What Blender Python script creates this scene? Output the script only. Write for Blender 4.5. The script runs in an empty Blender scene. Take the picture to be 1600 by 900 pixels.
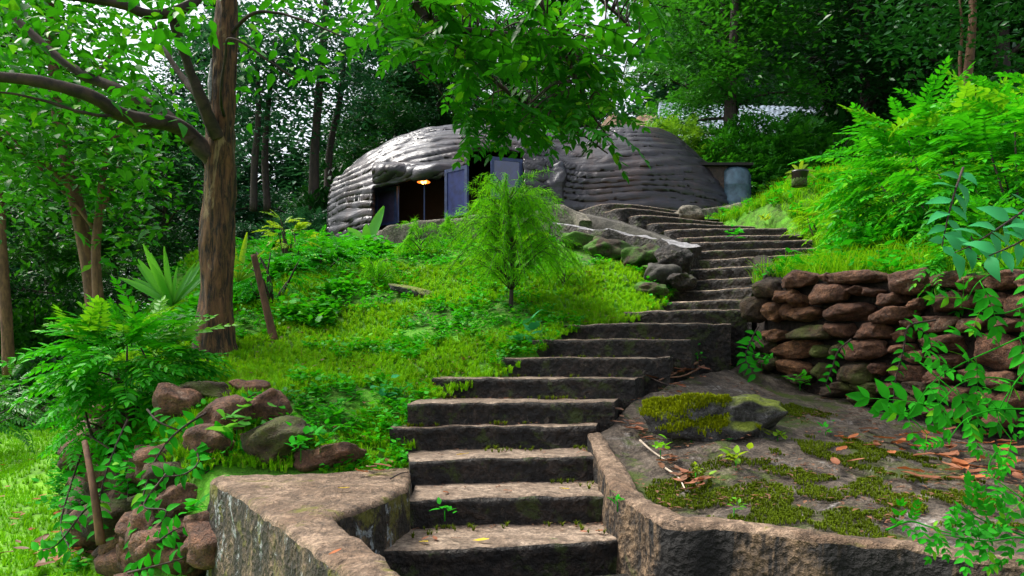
import bpy, math, random
import numpy as np
from mathutils import noise as mnoise, Vector
SC = bpy.context.scene
COL = SC.collection
F0, EYE, HOR = 1150.0, 1.5, 570.0
RNG = np.random.default_rng(7)
random.seed(7)

def W(px, py, Y):
    return np.array([(px-800)/F0*Y, Y, EYE+(HOR-py)/F0*Y])
def WZ(px, py, z):
    Y = F0*(EYE-z)/(py-HOR)
    return np.array([(px-800)/F0*Y, Y, z])

# ------------------------------------------------------------------ mesh helpers
class MB:
    def __init__(s): s.V=[]; s.F=[]; s.M=[]; s.n=0
    def add(s, V, F, m=0):
        V=np.asarray(V,float); F=np.asarray(F,int)
        s.V.append(V); s.F.append(F+s.n); s.M.append(np.full(len(F),m)); s.n+=len(V)
    def build(s, name, mats, parent=None, smooth=True, loc=None):
        V=np.concatenate(s.V); F=np.concatenate(s.F); M=np.concatenate(s.M)
        o0 = np.array(parent.location) if parent is not None else (np.zeros(3) if loc is None else np.array(loc,float))
        if parent is not None and loc is not None: o0=np.array(loc,float)
        V=V-o0
        me=bpy.data.meshes.new(name)
        me.vertices.add(len(V)); me.vertices.foreach_set('co',V.ravel().astype(np.float32))
        me.loops.add(F.size); me.loops.foreach_set('vertex_index',F.ravel().astype(np.int32))
        me.polygons.add(len(F)); me.polygons.foreach_set('loop_start',np.arange(0,F.size,3,dtype=np.int32))
        me.polygons.foreach_set('material_index',M.astype(np.int32))
        me.polygons.foreach_set('use_smooth',np.full(len(F),smooth))
        me.update(calc_edges=True); me.validate()
        for m in (mats if isinstance(mats,(list,tuple)) else [mats]): me.materials.append(m)
        o=bpy.data.objects.new(name,me); COL.objects.link(o)
        if parent is not None: o.parent=parent
        if loc is not None and parent is None: o.location=loc
        return o

def tag(o,label=None,cat=None,group=None,kind=None):
    if label: o['label']=label
    if cat: o['category']=cat
    if group: o['group']=group
    if kind: o['kind']=kind
    return o
def thing(name,loc,label,cat,group=None):
    o=bpy.data.objects.new(name,None); o.empty_display_size=.1; COL.objects.link(o); o.location=tuple(float(a) for a in loc)
    return tag(o,label,cat,group)
def dup(o,parent=None):
    c=o.copy(); COL.objects.link(c)
    if parent is not None: c.parent=parent
    for ch in list(o.children): dup(ch,c)
    return c

def q2t(Q):
    Q=np.asarray(Q); return np.concatenate([Q[:,[0,1,2]],Q[:,[0,2,3]]])
def gridF(nu,nv,cu=False,cv=False):
    U=nu if cu else nu-1; Vn=nv if cv else nv-1
    i,j=np.meshgrid(np.arange(U),np.arange(Vn),indexing='ij'); i=i.ravel(); j=j.ravel()
    i2=(i+1)%nu; j2=(j+1)%nv
    return q2t(np.stack([i*nv+j,i2*nv+j,i2*nv+j2,i*nv+j2],1))
def catmull(P,n):
    P=np.asarray(P,float)
    if len(P)==2: return np.linspace(P[0],P[1],n)
    Q=np.vstack([2*P[0]-P[1],P,2*P[-1]-P[-2]])
    d=np.concatenate([[0],np.cumsum(np.linalg.norm(np.diff(P[:, :3],axis=0),axis=1))])
    out=[]
    for t in np.linspace(0,d[-1],n):
        k=min(np.searchsorted(d,t,side='right')-1,len(P)-2); u=(t-d[k])/(d[k+1]-d[k]+1e-9)
        a,b,c,e=Q[k],Q[k+1],Q[k+2],Q[k+3]
        out.append(.5*((2*b)+(-a+c)*u+(2*a-5*b+4*c-e)*u*u+(-a+3*b-3*c+e)*u**3))
    return np.array(out)
def resample(P,n):
    P=np.asarray(P,float); d=np.concatenate([[0],np.cumsum(np.linalg.norm(np.diff(P,axis=0),axis=1))])
    t=np.linspace(0,d[-1],n); return np.stack([np.interp(t,d,P[:,k]) for k in range(P.shape[1])],1)
def tube(P,R,sides=8,lump=0,seed=0,flat=1):
    P=np.asarray(P,float); n=len(P); R=np.broadcast_to(R,n)
    T=np.gradient(P,axis=0); T/=np.linalg.norm(T,axis=1)[:,None]+1e-9
    ref=np.array([0,0,1.]) if abs(T[:,2]).mean()<.7 else np.array([0,1.,0])
    A=np.cross(T,ref); A/=np.linalg.norm(A,axis=1)[:,None]+1e-9; B=np.cross(T,A)
    th=np.linspace(0,2*np.pi,sides,endpoint=False)
    r=R[:,None]*np.ones(sides)
    if lump:
        for i in range(n):
            for j in range(sides):
                r[i,j]*=1+lump*mnoise.noise(Vector((math.cos(th[j])*1.6+seed,math.sin(th[j])*1.6,P[i,2]*1.6+P[i,0])))
    V=P[:,None,:]+r[...,None]*(np.cos(th)[None,:,None]*A[:,None,:]*flat+np.sin(th)[None,:,None]*B[:,None,:])
    V=V.reshape(-1,3); F=gridF(n,sides,False,True)
    V=np.vstack([V,P[0],P[-1]]); k=n*sides
    j=np.arange(sides); j2=(j+1)%sides
    F=np.vstack([F,np.stack([j,j2,np.full(sides,k)],1),np.stack([(n-1)*sides+j2,(n-1)*sides+j,np.full(sides,k+1)],1)])
    return V,F
def box(c,s,rz=0,tilt=0):
    x,y,z=np.array(s)/2.
    V=np.array([[a,b,d] for a in(-x,x) for b in(-y,y) for d in(-z,z)])
    ca,sa=math.cos(rz),math.sin(rz)
    V=V@np.array([[ca,sa,0],[-sa,ca,0],[0,0,1]])+np.array(c)
    return V,q2t([[0,1,3,2],[4,6,7,5],[0,4,5,1],[2,3,7,6],[0,2,6,4],[1,5,7,3]])
def nz(P,s,seed=0,oct=3):
    P=np.asarray(P,float)
    out=np.empty(len(P))
    for i,p in enumerate(P):
        out[i]=mnoise.fractal(Vector((p[0]*s+seed*3.1,p[1]*s-seed*1.7,p[2]*s+seed)),1.0,2.0,oct)
    return out
def rough(V,amp,s,seed=0,oct=3,az=1):
    D=np.stack([nz(V,s,seed+11*k+1,oct) for k in range(3)],1)*amp; D[:,2]*=az
    return V+D
_ico={}
def ico(sub):
    if sub not in _ico:
        import bmesh
        b=bmesh.new(); bmesh.ops.create_icosphere(b,subdivisions=sub,radius=1)
        b.verts.ensure_lookup_table()
        _ico[sub]=(np.array([v.co[:] for v in b.verts]),np.array([[v.index for v in f.verts] for f in b.faces])); b.free()
    return _ico[sub]
def stone(c,s,rz=0,seed=0,sub=3,box_=.35,amp=.18,tilt=0):
    V,F=ico(sub); V=V.copy()
    V=V/ (np.abs(V)**(2+box_*6)).sum(1)[:,None]**(1/(2+box_*6))
    rf=np.random.default_rng(int(seed*10)+17)
    for nd in rand_dirs(9,rf):
        t=rf.uniform(.70,.92); e=np.maximum(0,V@nd-t); V=V-nd*e[:,None]*.85
    V=V*(1+ amp*nz(V,1.1,seed,2)[:,None]) + .05*np.stack([nz(V,3.2,seed+5+k,3) for k in range(3)],1)
    V=V*np.array(s)/2
    ca,sa=math.cos(tilt),math.sin(tilt); V=V@np.array([[ca,0,sa],[0,1,0],[-sa,0,ca]])
    ca,sa=math.cos(rz),math.sin(rz); V=V@np.array([[ca,sa,0],[-sa,ca,0],[0,0,1]])
    return V+np.array(c),F
def wallpath(P,width,zb,seed=0,amp=.02,step=.05,sc=5):
    """wall with a top path P (x,y,z), plan width, going down to zb; rounded worn edges"""
    n=max(6,int(np.linalg.norm(np.diff(P,axis=0),axis=1).sum()/step)); P=catmull(P,n)
    T=np.gradient(P[:,:2],axis=0); T/=np.linalg.norm(T,axis=1)[:,None]; N=np.stack([-T[:,1],T[:,0]],1)
    w=width/2; r=.025
    prof=[(-w,-1)]+[(-w,-.8),(-w,-.6),(-w,-.45),(-w,-.3),(-w,-.2),(-w,-.1)]+[(-w+.002,-r*1.4),(-w+r*.5,-r*.4),(-w+r*1.6,0)]+[(t*w,0) for t in(-.5,-.2,.15,.5)]+[(w-r*1.6,0),(w-r*.5,-r*.4),(w-.002,-r*1.4),(w,-.1),(w,-.2),(w,-.35),(w,-.6),(w,-1)]
    V=[]
    for i,p in enumerate(P):
        H=p[2]-zb
        for a,b in prof:
            z=p[2]+(b if b>-.099 else b*H) 
            V.append([p[0]+N[i,0]*a,p[1]+N[i,1]*a,z])
    V=np.array(V); k=len(prof); F=gridF(n,k)
    # end caps as fans around centre
    for e,base in ((0,0),(1,(n-1)*k)):
        c=V[base:base+k].mean(0); V=np.vstack([V,c]); ci=len(V)-1
        j=np.arange(k-1)
        f=np.stack([base+j,base+j+1,np.full(k-1,ci)],1); F=np.vstack([F,f if e else f[:,::-1]])
    return rough(V,amp,sc,seed),F

# ------------------------------------------------------------------ leaf templates
def T_leaf_lo(w=.5):
    return np.array([[0,0,0],[-w/2,.45,.06],[0,1,-.05],[w/2,.45,.06]]),np.array([[0,2,1],[0,3,2]])
def T_leaf(w=.45,fold=.1,droop=.15,wide=.4):
    m=[[0,0,0],[0,.3,-fold*.6],[0,.68,-fold-.2*droop],[0,1,-droop]]
    l=[[-w*.42,.22,0],[-w*.5,.3+wide*.3,.0],[-w*.3,.74,-.35*droop]]; r=[[-a,b,c] for a,b,c in l]
    V=np.array(m+l+r)
    F=[]
    for o,s in((4,0),(7,1)):
        for f in([0,1,o],[1,o+1,o],[1,2,o+1],[2,o+2,o+1],[2,3,o+2]): F.append(f if s else f[::-1])
    return V,np.array(F)
def frames(D,roll=None,up=(0,0,1)):
    D=np.asarray(D,float); D=D/np.linalg.norm(D,axis=1)[:,None]
    U=np.broadcast_to(np.array(up,float),D.shape)
    X=np.cross(D,U); l=np.linalg.norm(X,axis=1); X[l<1e-3]=[1,0,0]; X/=np.linalg.norm(X,axis=1)[:,None]
    Z=np.cross(X,D)
    if roll is not None:
        c,s=np.cos(roll)[:,None],np.sin(roll)[:,None]; X,Z=X*c+Z*s,Z*c-X*s
    return np.stack([X,D,Z],2)
def scatter(T,P,R,S):
    V,F=T; P=np.asarray(P,float); N=len(P)
    S=np.asarray(S,float); S=np.broadcast_to(S,(N,)) if S.ndim<=1 else S
    VV=(V[None]*(S[:,None,None] if S.ndim==1 else S[:,None,:]))
    VV=np.einsum('nij,nkj->nki',R,VV)+P[:,None,:]
    FF=F[None]+np.arange(N)[:,None,None]*len(V)
    return VV.reshape(-1,3),FF.reshape(-1,3)
def merge(parts):
    V=[];F=[];n=0
    for v,f in parts: V.append(v);F.append(np.asarray(f)+n);n+=len(v)
    return np.vstack(V),np.vstack(F)
def T_frond(pairs=8,L=1.0,ll=.32,lw=.42,droop=.25,rng=None,start=.15,lo=False,ang=62,jit=1,taper=.45):
    rng=rng or RNG
    t=np.linspace(start,.97,pairs)
    curve=lambda u:np.stack([.04*np.sin(u*3+1)*L,u*L*(1-.12*droop*u),-droop*L*u*u*.8],-1)
    P=[];D=[];S=[];Rl=[]
    for k,u in enumerate(t):
        p=curve(np.array(u)); s=ll*L*(1-taper*abs(u-.45)/.55)
        for sg in(-1,1):
            a=math.radians(ang-14*u+rng.normal(0,5*jit))
            P.append(p);D.append([sg*math.sin(a),math.cos(a),-.18-.25*droop*u+rng.normal(0,.08*jit)]);S.append(s*rng.uniform(.85,1.1));Rl.append(rng.normal(0,.2*jit))
    P.append(curve(np.array(1.)));D.append([0,1,-droop*1.2]);S.append(ll*L*.75);Rl.append(0)
    T=T_leaf_lo(lw) if lo else T_leaf(lw,.08,.14)
    a=scatter(T,np.array(P),frames(np.array(D),np.array(Rl)),np.array(S))
    us=np.linspace(0,1,6); b=tube(curve(us),np.linspace(.011,.004,6)*L,3)
    return merge([a,b])
def rand_dirs(n,rng,zlo=-1,zhi=1):
    z=rng.uniform(zlo,zhi,n); a=rng.uniform(0,2*np.pi,n); r=np.sqrt(1-z*z)
    return np.stack([r*np.cos(a),r*np.sin(a),z],1)

# ------------------------------------------------------------------ materials
def newmat(name):
    m=bpy.data.materials.new(name); m.use_nodes=True; nt=m.node_tree
    b=nt.nodes['Principled BSDF']; return m,nt,b
def N(nt,t,**k):
    n=nt.nodes.new(t)
    for a,v in k.items():
        if a in n.inputs.keys() if isinstance(a,str) else False: n.inputs[a].default_value=v
        else: setattr(n,a,v)
    return n
def mixc(nt,fac,a,b,mode='MIX'):
    n=nt.nodes.new('ShaderNodeMix'); n.data_type='RGBA'; n.blend_type=mode
    for s,v in((0,fac),(6,a),(7,b)):
        if hasattr(v,'is_output') or isinstance(v,bpy.types.NodeSocket): nt.links.new(v,n.inputs[s])
        else: n.inputs[s].default_value=(v if s==0 else (*v,1))
    return n.outputs[2]
def ramp(nt,src,a,b):
    n=nt.nodes.new('ShaderNodeMapRange'); n.interpolation_type='SMOOTHSTEP'
    nt.links.new(src,n.inputs[0]); n.inputs[1].default_value=a; n.inputs[2].default_value=b
    return n.outputs[0]
def noise(nt,co,scale,detail=5,rough_=.6,dist=0,stretch=None):
    if stretch:
        mp=nt.nodes.new('ShaderNodeMapping'); mp.inputs['Scale'].default_value=stretch; nt.links.new(co,mp.inputs[0]); co=mp.outputs[0]
    n=nt.nodes.new('ShaderNodeTexNoise'); n.inputs['Scale'].default_value=scale; n.inputs['Detail'].default_value=detail
    n.inputs['Roughness'].default_value=rough_; n.inputs['Distortion'].default_value=dist; nt.links.new(co,n.inputs['Vector'])
    return n.outputs['Fac']
def geo(nt): return nt.nodes.new('ShaderNodeNewGeometry')
def leafmat(name,dark,light,trans=.3,rough_=.42,patch=1.2,third=None,spec=.4):
    m,nt,b=newmat(name); g=geo(nt)
    oi=nt.nodes.new('ShaderNodeObjectInfo')
    c=mixc(nt,g.outputs['Random Per Island'],dark,light)
    p=noise(nt,g.outputs['Position'],patch,2)
    p=ramp(nt,p,.35,.65)
    c2=mixc(nt,p,tuple(.72*x for x in dark),tuple(1.1*x for x in light))
    c=mixc(nt,.4,c,c2)
    if third:
        n=nt.nodes.new('ShaderNodeMath'); n.operation='GREATER_THAN'; n.inputs[1].default_value=.93
        f=nt.nodes.new('ShaderNodeMath'); f.operation='FRACT'; mu=nt.nodes.new('ShaderNodeMath'); mu.operation='MULTIPLY'; mu.inputs[1].default_value=17.3
        nt.links.new(g.outputs['Random Per Island'],mu.inputs[0]); nt.links.new(mu.outputs[0],f.inputs[0]); nt.links.new(f.outputs[0],n.inputs[0])
        c=mixc(nt,n.outputs[0],c,third)
    nt.links.new(c,b.inputs['Base Color']); b.inputs['Roughness'].default_value=rough_; b.inputs['Specular IOR Level'].default_value=spec
    tr=nt.nodes.new('ShaderNodeBsdfTranslucent'); 
    yc=mixc(nt,.5,c,(light[0]*1.8,light[1]*1.25,light[2]*.5)); nt.links.new(yc,tr.inputs[0])
    mx=nt.nodes.new('ShaderNodeMixShader'); mx.inputs[0].default_value=trans
    nt.links.new(b.outputs[0],mx.inputs[1]); nt.links.new(tr.outputs[0],mx.inputs[2])
    nt.links.new(mx.outputs[0],nt.nodes['Material Output'].inputs[0])
    return m
def rockmat(name,c1,c2,scale=4,bump=.4,moss=None,mossf=(.55,.7),rough_=.85,fine=40,stretch=None,pale=None,palef=(.62,.72),up=False,dist=.02,vor=0,cf=(.35,.65)):
    m,nt,b=newmat(name); g=geo(nt); co=g.outputs['Position']
    n1=noise(nt,co,scale,6,.65,.3,stretch); n2=noise(nt,co,scale*4.3,5,.7); n3=noise(nt,co,fine,4,.7)
    c=mixc(nt,ramp(nt,n1,*cf),c1,c2)
    c=mixc(nt,ramp(nt,n2,.3,.75),tuple(.45*x for x in c1),c)
    if pale: c=mixc(nt,ramp(nt,noise(nt,co,scale*1.7,7,.75,.5),*palef),c,pale)
    sp=mixc(nt,ramp(nt,n3,.3,.7),(.55,.55,.55),(1.35,1.35,1.35)); c=mixc(nt,1,c,sp,'MULTIPLY')
    if moss:
        mf=ramp(nt,noise(nt,co,scale*.9,6,.7,.4),*mossf)
        if up:
            sx=nt.nodes.new('ShaderNodeSeparateXYZ'); nt.links.new(g.outputs['Normal'],sx.inputs[0])
            u=ramp(nt,sx.outputs[2],.1,.75); mm=nt.nodes.new('ShaderNodeMath'); mm.operation='MULTIPLY'; nt.links.new(mf,mm.inputs[0]); nt.links.new(u,mm.inputs[1]); mf=mm.outputs[0]
        mc=mixc(nt,n3,tuple(.5*x for x in moss),tuple(1.5*x for x in moss)); c=mixc(nt,mf,c,mc)
    nt.links.new(c,b.inputs['Base Color']); b.inputs['Roughness'].default_value=rough_
    ad=nt.nodes.new('ShaderNodeMath'); ad.operation='MULTIPLY_ADD'; nt.links.new(n2,ad.inputs[0]); ad.inputs[1].default_value=2.5; nt.links.new(n3,ad.inputs[2])
    h=ad.outputs[0]
    if vor:
        vo=nt.nodes.new('ShaderNodeTexVoronoi'); vo.inputs['Scale'].default_value=vor; nt.links.new(co,vo.inputs['Vector'])
        a2=nt.nodes.new('ShaderNodeMath'); a2.operation='MULTIPLY_ADD'; nt.links.new(vo.outputs['Distance'],a2.inputs[0]); a2.inputs[1].default_value=1.2; nt.links.new(h,a2.inputs[2]); h=a2.outputs[0]
    bp=nt.nodes.new('ShaderNodeBump'); bp.inputs['Strength'].default_value=bump; bp.inputs['Distance'].default_value=dist
    nt.links.new(h,bp.inputs['Height']); nt.links.new(bp.outputs[0],b.inputs['Normal'])
    return m
def plain(name,c,rough_=.5,metal=0,emit=None,es=1,spec=.5,alpha=None,coat=0):
    m,nt,b=newmat(name); b.inputs['Roughness'].default_value=rough_; b.inputs['Metallic'].default_value=metal; b.inputs['Specular IOR Level'].default_value=spec; b.inputs['Coat Weight'].default_value=coat
    g=geo(nt); n=noise(nt,g.outputs['Position'],9,5); cc=mixc(nt,ramp(nt,n,.3,.7),tuple(.65*x for x in c),tuple(min(1,1.25*x) for x in c)); nt.links.new(cc,b.inputs['Base Color'])
    if emit: b.inputs['Emission Color'].default_value=(*emit,1); b.inputs['Emission Strength'].default_value=es
    return m
def barkmat(name,c1,c2,pale=None,st=(9,9,1.3),bump=.8,dist=.03,scale=2.2,pf=(.58,.66)):
    m,nt,b=newmat(name); g=geo(nt); co=g.outputs['Position']
    n1=noise(nt,co,scale,7,.7,.6,st); n2=noise(nt,co,14,4,.6)
    c=mixc(nt,ramp(nt,n1,.38,.62),c1,c2)
    if pale: c=mixc(nt,ramp(nt,noise(nt,co,2.3,6,.7,1,(2,2,.8)),*pf),c,pale)
    sp=mixc(nt,n2,(.5,.5,.5),(1.5,1.5,1.5)); c=mixc(nt,1,c,sp,'MULTIPLY')
    nt.links.new(c,b.inputs['Base Color']); b.inputs['Roughness'].default_value=.8
    bp=nt.nodes.new('ShaderNodeBump'); bp.inputs['Strength'].default_value=bump; bp.inputs['Distance'].default_value=dist
    nt.links.new(n1,bp.inputs['Height']); nt.links.new(bp.outputs[0],b.inputs['Normal'])
    return m
M={}
# greens: dark forest, mid, bright shrub, lime
M['fd']=leafmat('forest leaf dark',(.004,.038,.007),(.014,.105,.014),.25,.4,.5,None,.25)
M['fm']=leafmat('forest leaf mid',(.008,.085,.006),(.04,.26,.012),.38,.42,.6)
M['fb']=leafmat('forest leaf blue green',(.007,.055,.026),(.024,.135,.055),.25,.4,.5,None,.25)
M['can']=leafmat('canopy leaf',(.005,.07,.003),(.028,.24,.006),.45,.42,1.0,(.16,.40,.01),.22)
M['shrub']=leafmat('shrub leaf',(.007,.15,.003),(.05,.46,.008),.35,.5,1.3,(.14,.48,.01),.15)
M['shrubL']=leafmat('light shrub leaf',(.07,.34,.006),(.17,.52,.012),.4,.45,1.5,None,.25)
M['vine']=leafmat('vine leaf',(.006,.16,.005),(.030,.42,.010),.35,.6,2.5,(.14,.40,.01),.10)
M['blueg']=leafmat('cool leaf',(.014,.18,.05),(.045,.36,.11),.25,.55,1.5,None,.15)
M['lime']=leafmat('lime leaf',(.13,.36,.01),(.30,.52,.02),.4,.45,1.5)
M['strap']=leafmat('strap leaf',(.05,.30,.03),(.13,.46,.05),.4,.35,1.2)
M['grass']=leafmat('grass blade',(.06,.30,.004),(.24,.58,.008),.3,.7,1.3,(.26,.30,.04),.08)
M['grass2']=leafmat('lawn blade',(.10,.38,.004),(.19,.52,.010),.3,.7,.8,None,.08)
M['feather']=leafmat('feather needle',(.04,.32,.004),(.17,.60,.008),.5,.7,2.2,None,.08)
M['dry1']=leafmat('dry leaf brown',(.16,.055,.03),(.42,.19,.11),.15,.6,5,None,.15)
M['dry2']=leafmat('dry leaf orange',(.28,.08,.03),(.46,.17,.07),.15,.6,5,None,.15)
M['dry3']=leafmat('dry leaf yellow',(.5,.38,.02),(.65,.5,.03),.2,.5,5)
M['litter']=leafmat('leaf litter',(.09,.04,.02),(.22,.10,.05),.1,.6,4)
M['bark']=barkmat('ridged bark',(.008,.004,.002),(.17,.075,.028),(.28,.18,.09),(13,13,1.7),1.0,.05,2.2)
M['bark2']=barkmat('smooth branch bark',(.014,.008,.006),(.05,.028,.018),None,(4,4,4),.4,.01)
M['barkd']=barkmat('dark forest bark',(.012,.008,.006),(.04,.025,.018),None,(6,6,1.5),.5,.02)
M['barkr']=barkmat('reddish bark',(.08,.035,.018),(.17,.08,.04),None,(6,6,1.5),.4,.01)
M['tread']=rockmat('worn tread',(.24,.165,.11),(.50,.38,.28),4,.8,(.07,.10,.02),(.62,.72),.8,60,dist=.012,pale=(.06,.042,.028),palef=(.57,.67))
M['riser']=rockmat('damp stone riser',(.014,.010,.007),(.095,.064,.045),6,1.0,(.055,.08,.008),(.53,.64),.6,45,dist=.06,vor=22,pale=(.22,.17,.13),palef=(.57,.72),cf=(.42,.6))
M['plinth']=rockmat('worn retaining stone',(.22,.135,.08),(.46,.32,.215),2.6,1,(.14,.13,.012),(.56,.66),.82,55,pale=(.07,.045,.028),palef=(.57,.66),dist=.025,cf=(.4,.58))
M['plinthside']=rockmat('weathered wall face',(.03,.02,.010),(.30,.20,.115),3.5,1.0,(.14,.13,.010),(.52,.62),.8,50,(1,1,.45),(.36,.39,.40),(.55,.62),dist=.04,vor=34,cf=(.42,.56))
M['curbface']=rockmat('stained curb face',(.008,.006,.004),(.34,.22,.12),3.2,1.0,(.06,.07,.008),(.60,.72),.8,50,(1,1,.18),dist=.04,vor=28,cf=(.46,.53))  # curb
M['soil']=rockmat('damp soil',(.10,.072,.05),(.32,.25,.19),2.2,1.0,(.07,.105,.008),(.50,.61),.8,55,dist=.035,pale=(.42,.385,.36),palef=(.56,.72))
M['earth']=rockmat('dark earth',(.045,.03,.018),(.10,.065,.035),2.5,.8,(.05,.14,.01),(.4,.6),.95,40)
M['mound']=rockmat('mossy turf',(.05,.10,.008),(.11,.26,.010),2.2,.8,(.09,.32,.006),(.35,.6),.95,45)
M['lawnbase']=rockmat('lawn turf',(.10,.30,.006),(.17,.44,.010),1.2,.6,(.18,.44,.01),(.4,.7),.95,60)
M['floor']=rockmat('forest floor',(.02,.02,.012),(.05,.045,.02),1.5,.7,(.015,.06,.008),(.35,.6),.95,20)
M['redstone']=rockmat('red brown stone',(.13,.050,.024),(.34,.155,.08),3.2,1,(.10,.09,.012),(.68,.8),rough_=.75,fine=70,dist=.025,pale=(.38,.27,.19),palef=(.58,.74))
M['orstone']=rockmat('orange brown stone',(.15,.055,.016),(.38,.175,.07),3.2,1,None,rough_=.8,fine=50,dist=.03)
M['olstone']=rockmat('olive mossy stone',(.055,.030,.014),(.15,.085,.036),3,1,(.08,.10,.010),(.45,.65),.8,60,dist=.025)
M['mossrock']=rockmat('moss topped rock',(.03,.026,.022),(.18,.17,.17),4,1.0,(.18,.23,.008),(.30,.55),.7,50,None,None,up=True,dist=.03)
M['moss']=leafmat('moss',(.06,.095,.005),(.13,.19,.009),.1,.9,3.5,None,.05)
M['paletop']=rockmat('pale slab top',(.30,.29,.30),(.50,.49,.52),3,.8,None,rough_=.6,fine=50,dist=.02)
M['greystone']=rockmat('grey parapet stone',(.16,.14,.10),(.33,.30,.23),3,.9,(.10,.12,.03),(.6,.75),.8,40,dist=.03)
M['greywall']=rockmat('dark grey cheek',(.05,.045,.035),(.10,.09,.07),2,.5,None,rough_=.75,fine=40)
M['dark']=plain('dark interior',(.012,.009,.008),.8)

M['lime2']=leafmat('lime bush leaf',(.05,.22,.01),(.14,.36,.02),.4,.5,1)  # lime green is the leaf colour of these bushes
# dome shell: dark brown cement with a wet sheen
def shellmat():
    m,nt,b=newmat('wrinkled cement shell'); g=geo(nt); co=g.outputs['Position']
    n1=noise(nt,co,1.1,5,.6,.4,(1,1,3)); n2=noise(nt,co,3.5,6,.65,1.2,(.45,.45,3)); n3=noise(nt,co,30,3,.6)
    c=mixc(nt,ramp(nt,n1,.35,.65),(.010,.007,.006),(.026,.022,.027))
    c=mixc(nt,ramp(nt,noise(nt,co,.9,6,.7,.4),.50,.62),c,(.040,.019,.012))
    c=mixc(nt,ramp(nt,noise(nt,co,5,7,.75,.6,(1,1,.5)),.56,.7),c,(.04,.046,.060))
    c=mixc(nt,ramp(nt,n2,.3,.6),(.012,.008,.008),c)
    nt.links.new(c,b.inputs['Base Color']); b.inputs['Roughness'].default_value=.55; b.inputs['Specular IOR Level'].default_value=.3
    b.inputs['Coat Weight'].default_value=.6; b.inputs['Coat Roughness'].default_value=.26; b.inputs['Coat Tint'].default_value=(.8,.86,1,1)
    bp=nt.nodes.new('ShaderNodeBump'); bp.inputs['Strength'].default_value=.4; bp.inputs['Distance'].default_value=.04
    nt.links.new(n2,bp.inputs['Height']); bp2=nt.nodes.new('ShaderNodeBump'); bp2.inputs['Strength'].default_value=.25; bp2.inputs['Distance'].default_value=.01
    nt.links.new(n3,bp2.inputs['Height']); nt.links.new(bp.outputs[0],bp2.inputs['Normal'])
    for k in('Normal','Coat Normal'): nt.links.new(bp2.outputs[0],b.inputs[k])
    return m
M['shell']=shellmat()

# ------------------------------------------------------------------ height fields (thin plate)
def inpoly(x,y,poly):
    c=np.zeros(x.shape,bool); n=len(poly)
    for i in range(n):
        (x1,y1),(x2,y2)=poly[i],poly[(i+1)%n]
        if y1==y2: continue
        c^=((y1>y)!=(y2>y))&(x<(x2-x1)*(y-y1)/(y2-y1)+x1)
    return c
class TPS:
    def __init__(s,P,reg=.02):
        P=np.array(P,float); s.X=P[:,:2]; n=len(P)
        r=np.linalg.norm(s.X[:,None]-s.X[None],axis=2); K=s.k(r)+reg*np.eye(n)
        Q=np.hstack([np.ones((n,1)),s.X]); A=np.block([[K,Q],[Q.T,np.zeros((3,3))]])
        s.w=np.linalg.solve(A,np.concatenate([P[:,2],np.zeros(3)]))
    def k(s,r): return np.where(r>1e-9,r*r*np.log(r+1e-12),0)
    def __call__(s,x,y):
        x=np.asarray(x,float); y=np.asarray(y,float); sh=x.shape; q=np.stack([x.ravel(),y.ravel()],1)
        out=np.empty(len(q)); n=len(s.X)
        for a in range(0,len(q),20000):
            b=q[a:a+20000]; r=np.linalg.norm(b[:,None]-s.X[None],axis=2)
            out[a:a+20000]=s.k(r)@s.w[:n]+s.w[n]+b@s.w[n+1:]
        return out.reshape(sh)
def ss(a,b,x): t=np.clip((x-a)/(b-a),0,1); return t*t*(3-2*t)

# stairs lips ------------------------------------------------------
ZI=[.6+.16*i for i in range(23)]
LP=[[(585,862),(700,856),(850,848),(1010,836)],[(638,782),(720,777),(968,772)],[(641,718),(800,714),(948,712)],[(610,669),(760,665),(932,664)],[(636,630),(800,627),(960,627)],
 None,None,None,
 None,None,[(1030,473),(1175,467)],[(1035,457),(1185,448)],[(1055,441),(1130,435),(1225,430)],[(1068,421),(1170,416),(1270,411)],[(1081,407),(1180,401),(1277,397)],[(1083,392),(1180,389),(1275,387)],
 [(1080,379),(1170,376),(1270,374)],[(1058,372),(1085,370),(1255,366)],[(1034,364),(1060,358),(1230,356)],[(1003,354),(1040,348),(1185,354)],[(975,343),(1008,336),(1130,347)],[(945,331),(983,325),(1100,338)],[(905,329),(960,317),(1070,330)]]
LIPS=[]
for i,l in enumerate(LP):
    z=ZI[i]
    if l is None:
        ex={5:[(676,5.75),(992,5.65)],6:[(784,6.15),(1046,6.0)],7:[(830,6.55),(950,6.35),(1080,6.25)],8:[(868,6.95),(980,6.75),(1085,6.68),(1142,6.78)],9:[(975,7.5),(1080,7.25),(1168,7.15)]}[i]
        P=[[(px-800)/F0*Y,Y,z] for px,Y in ex]
    else: P=[WZ(px,py,z) for px,py in l]
    LIPS.append(np.array(P))
def SL(Y): return np.interp(Y,[l[0][1] for l in LIPS],[l[0][0] for l in LIPS])
def SR(Y): return np.interp(Y,[l[-1][1] for l in LIPS],[l[-1][0] for l in LIPS])

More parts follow.
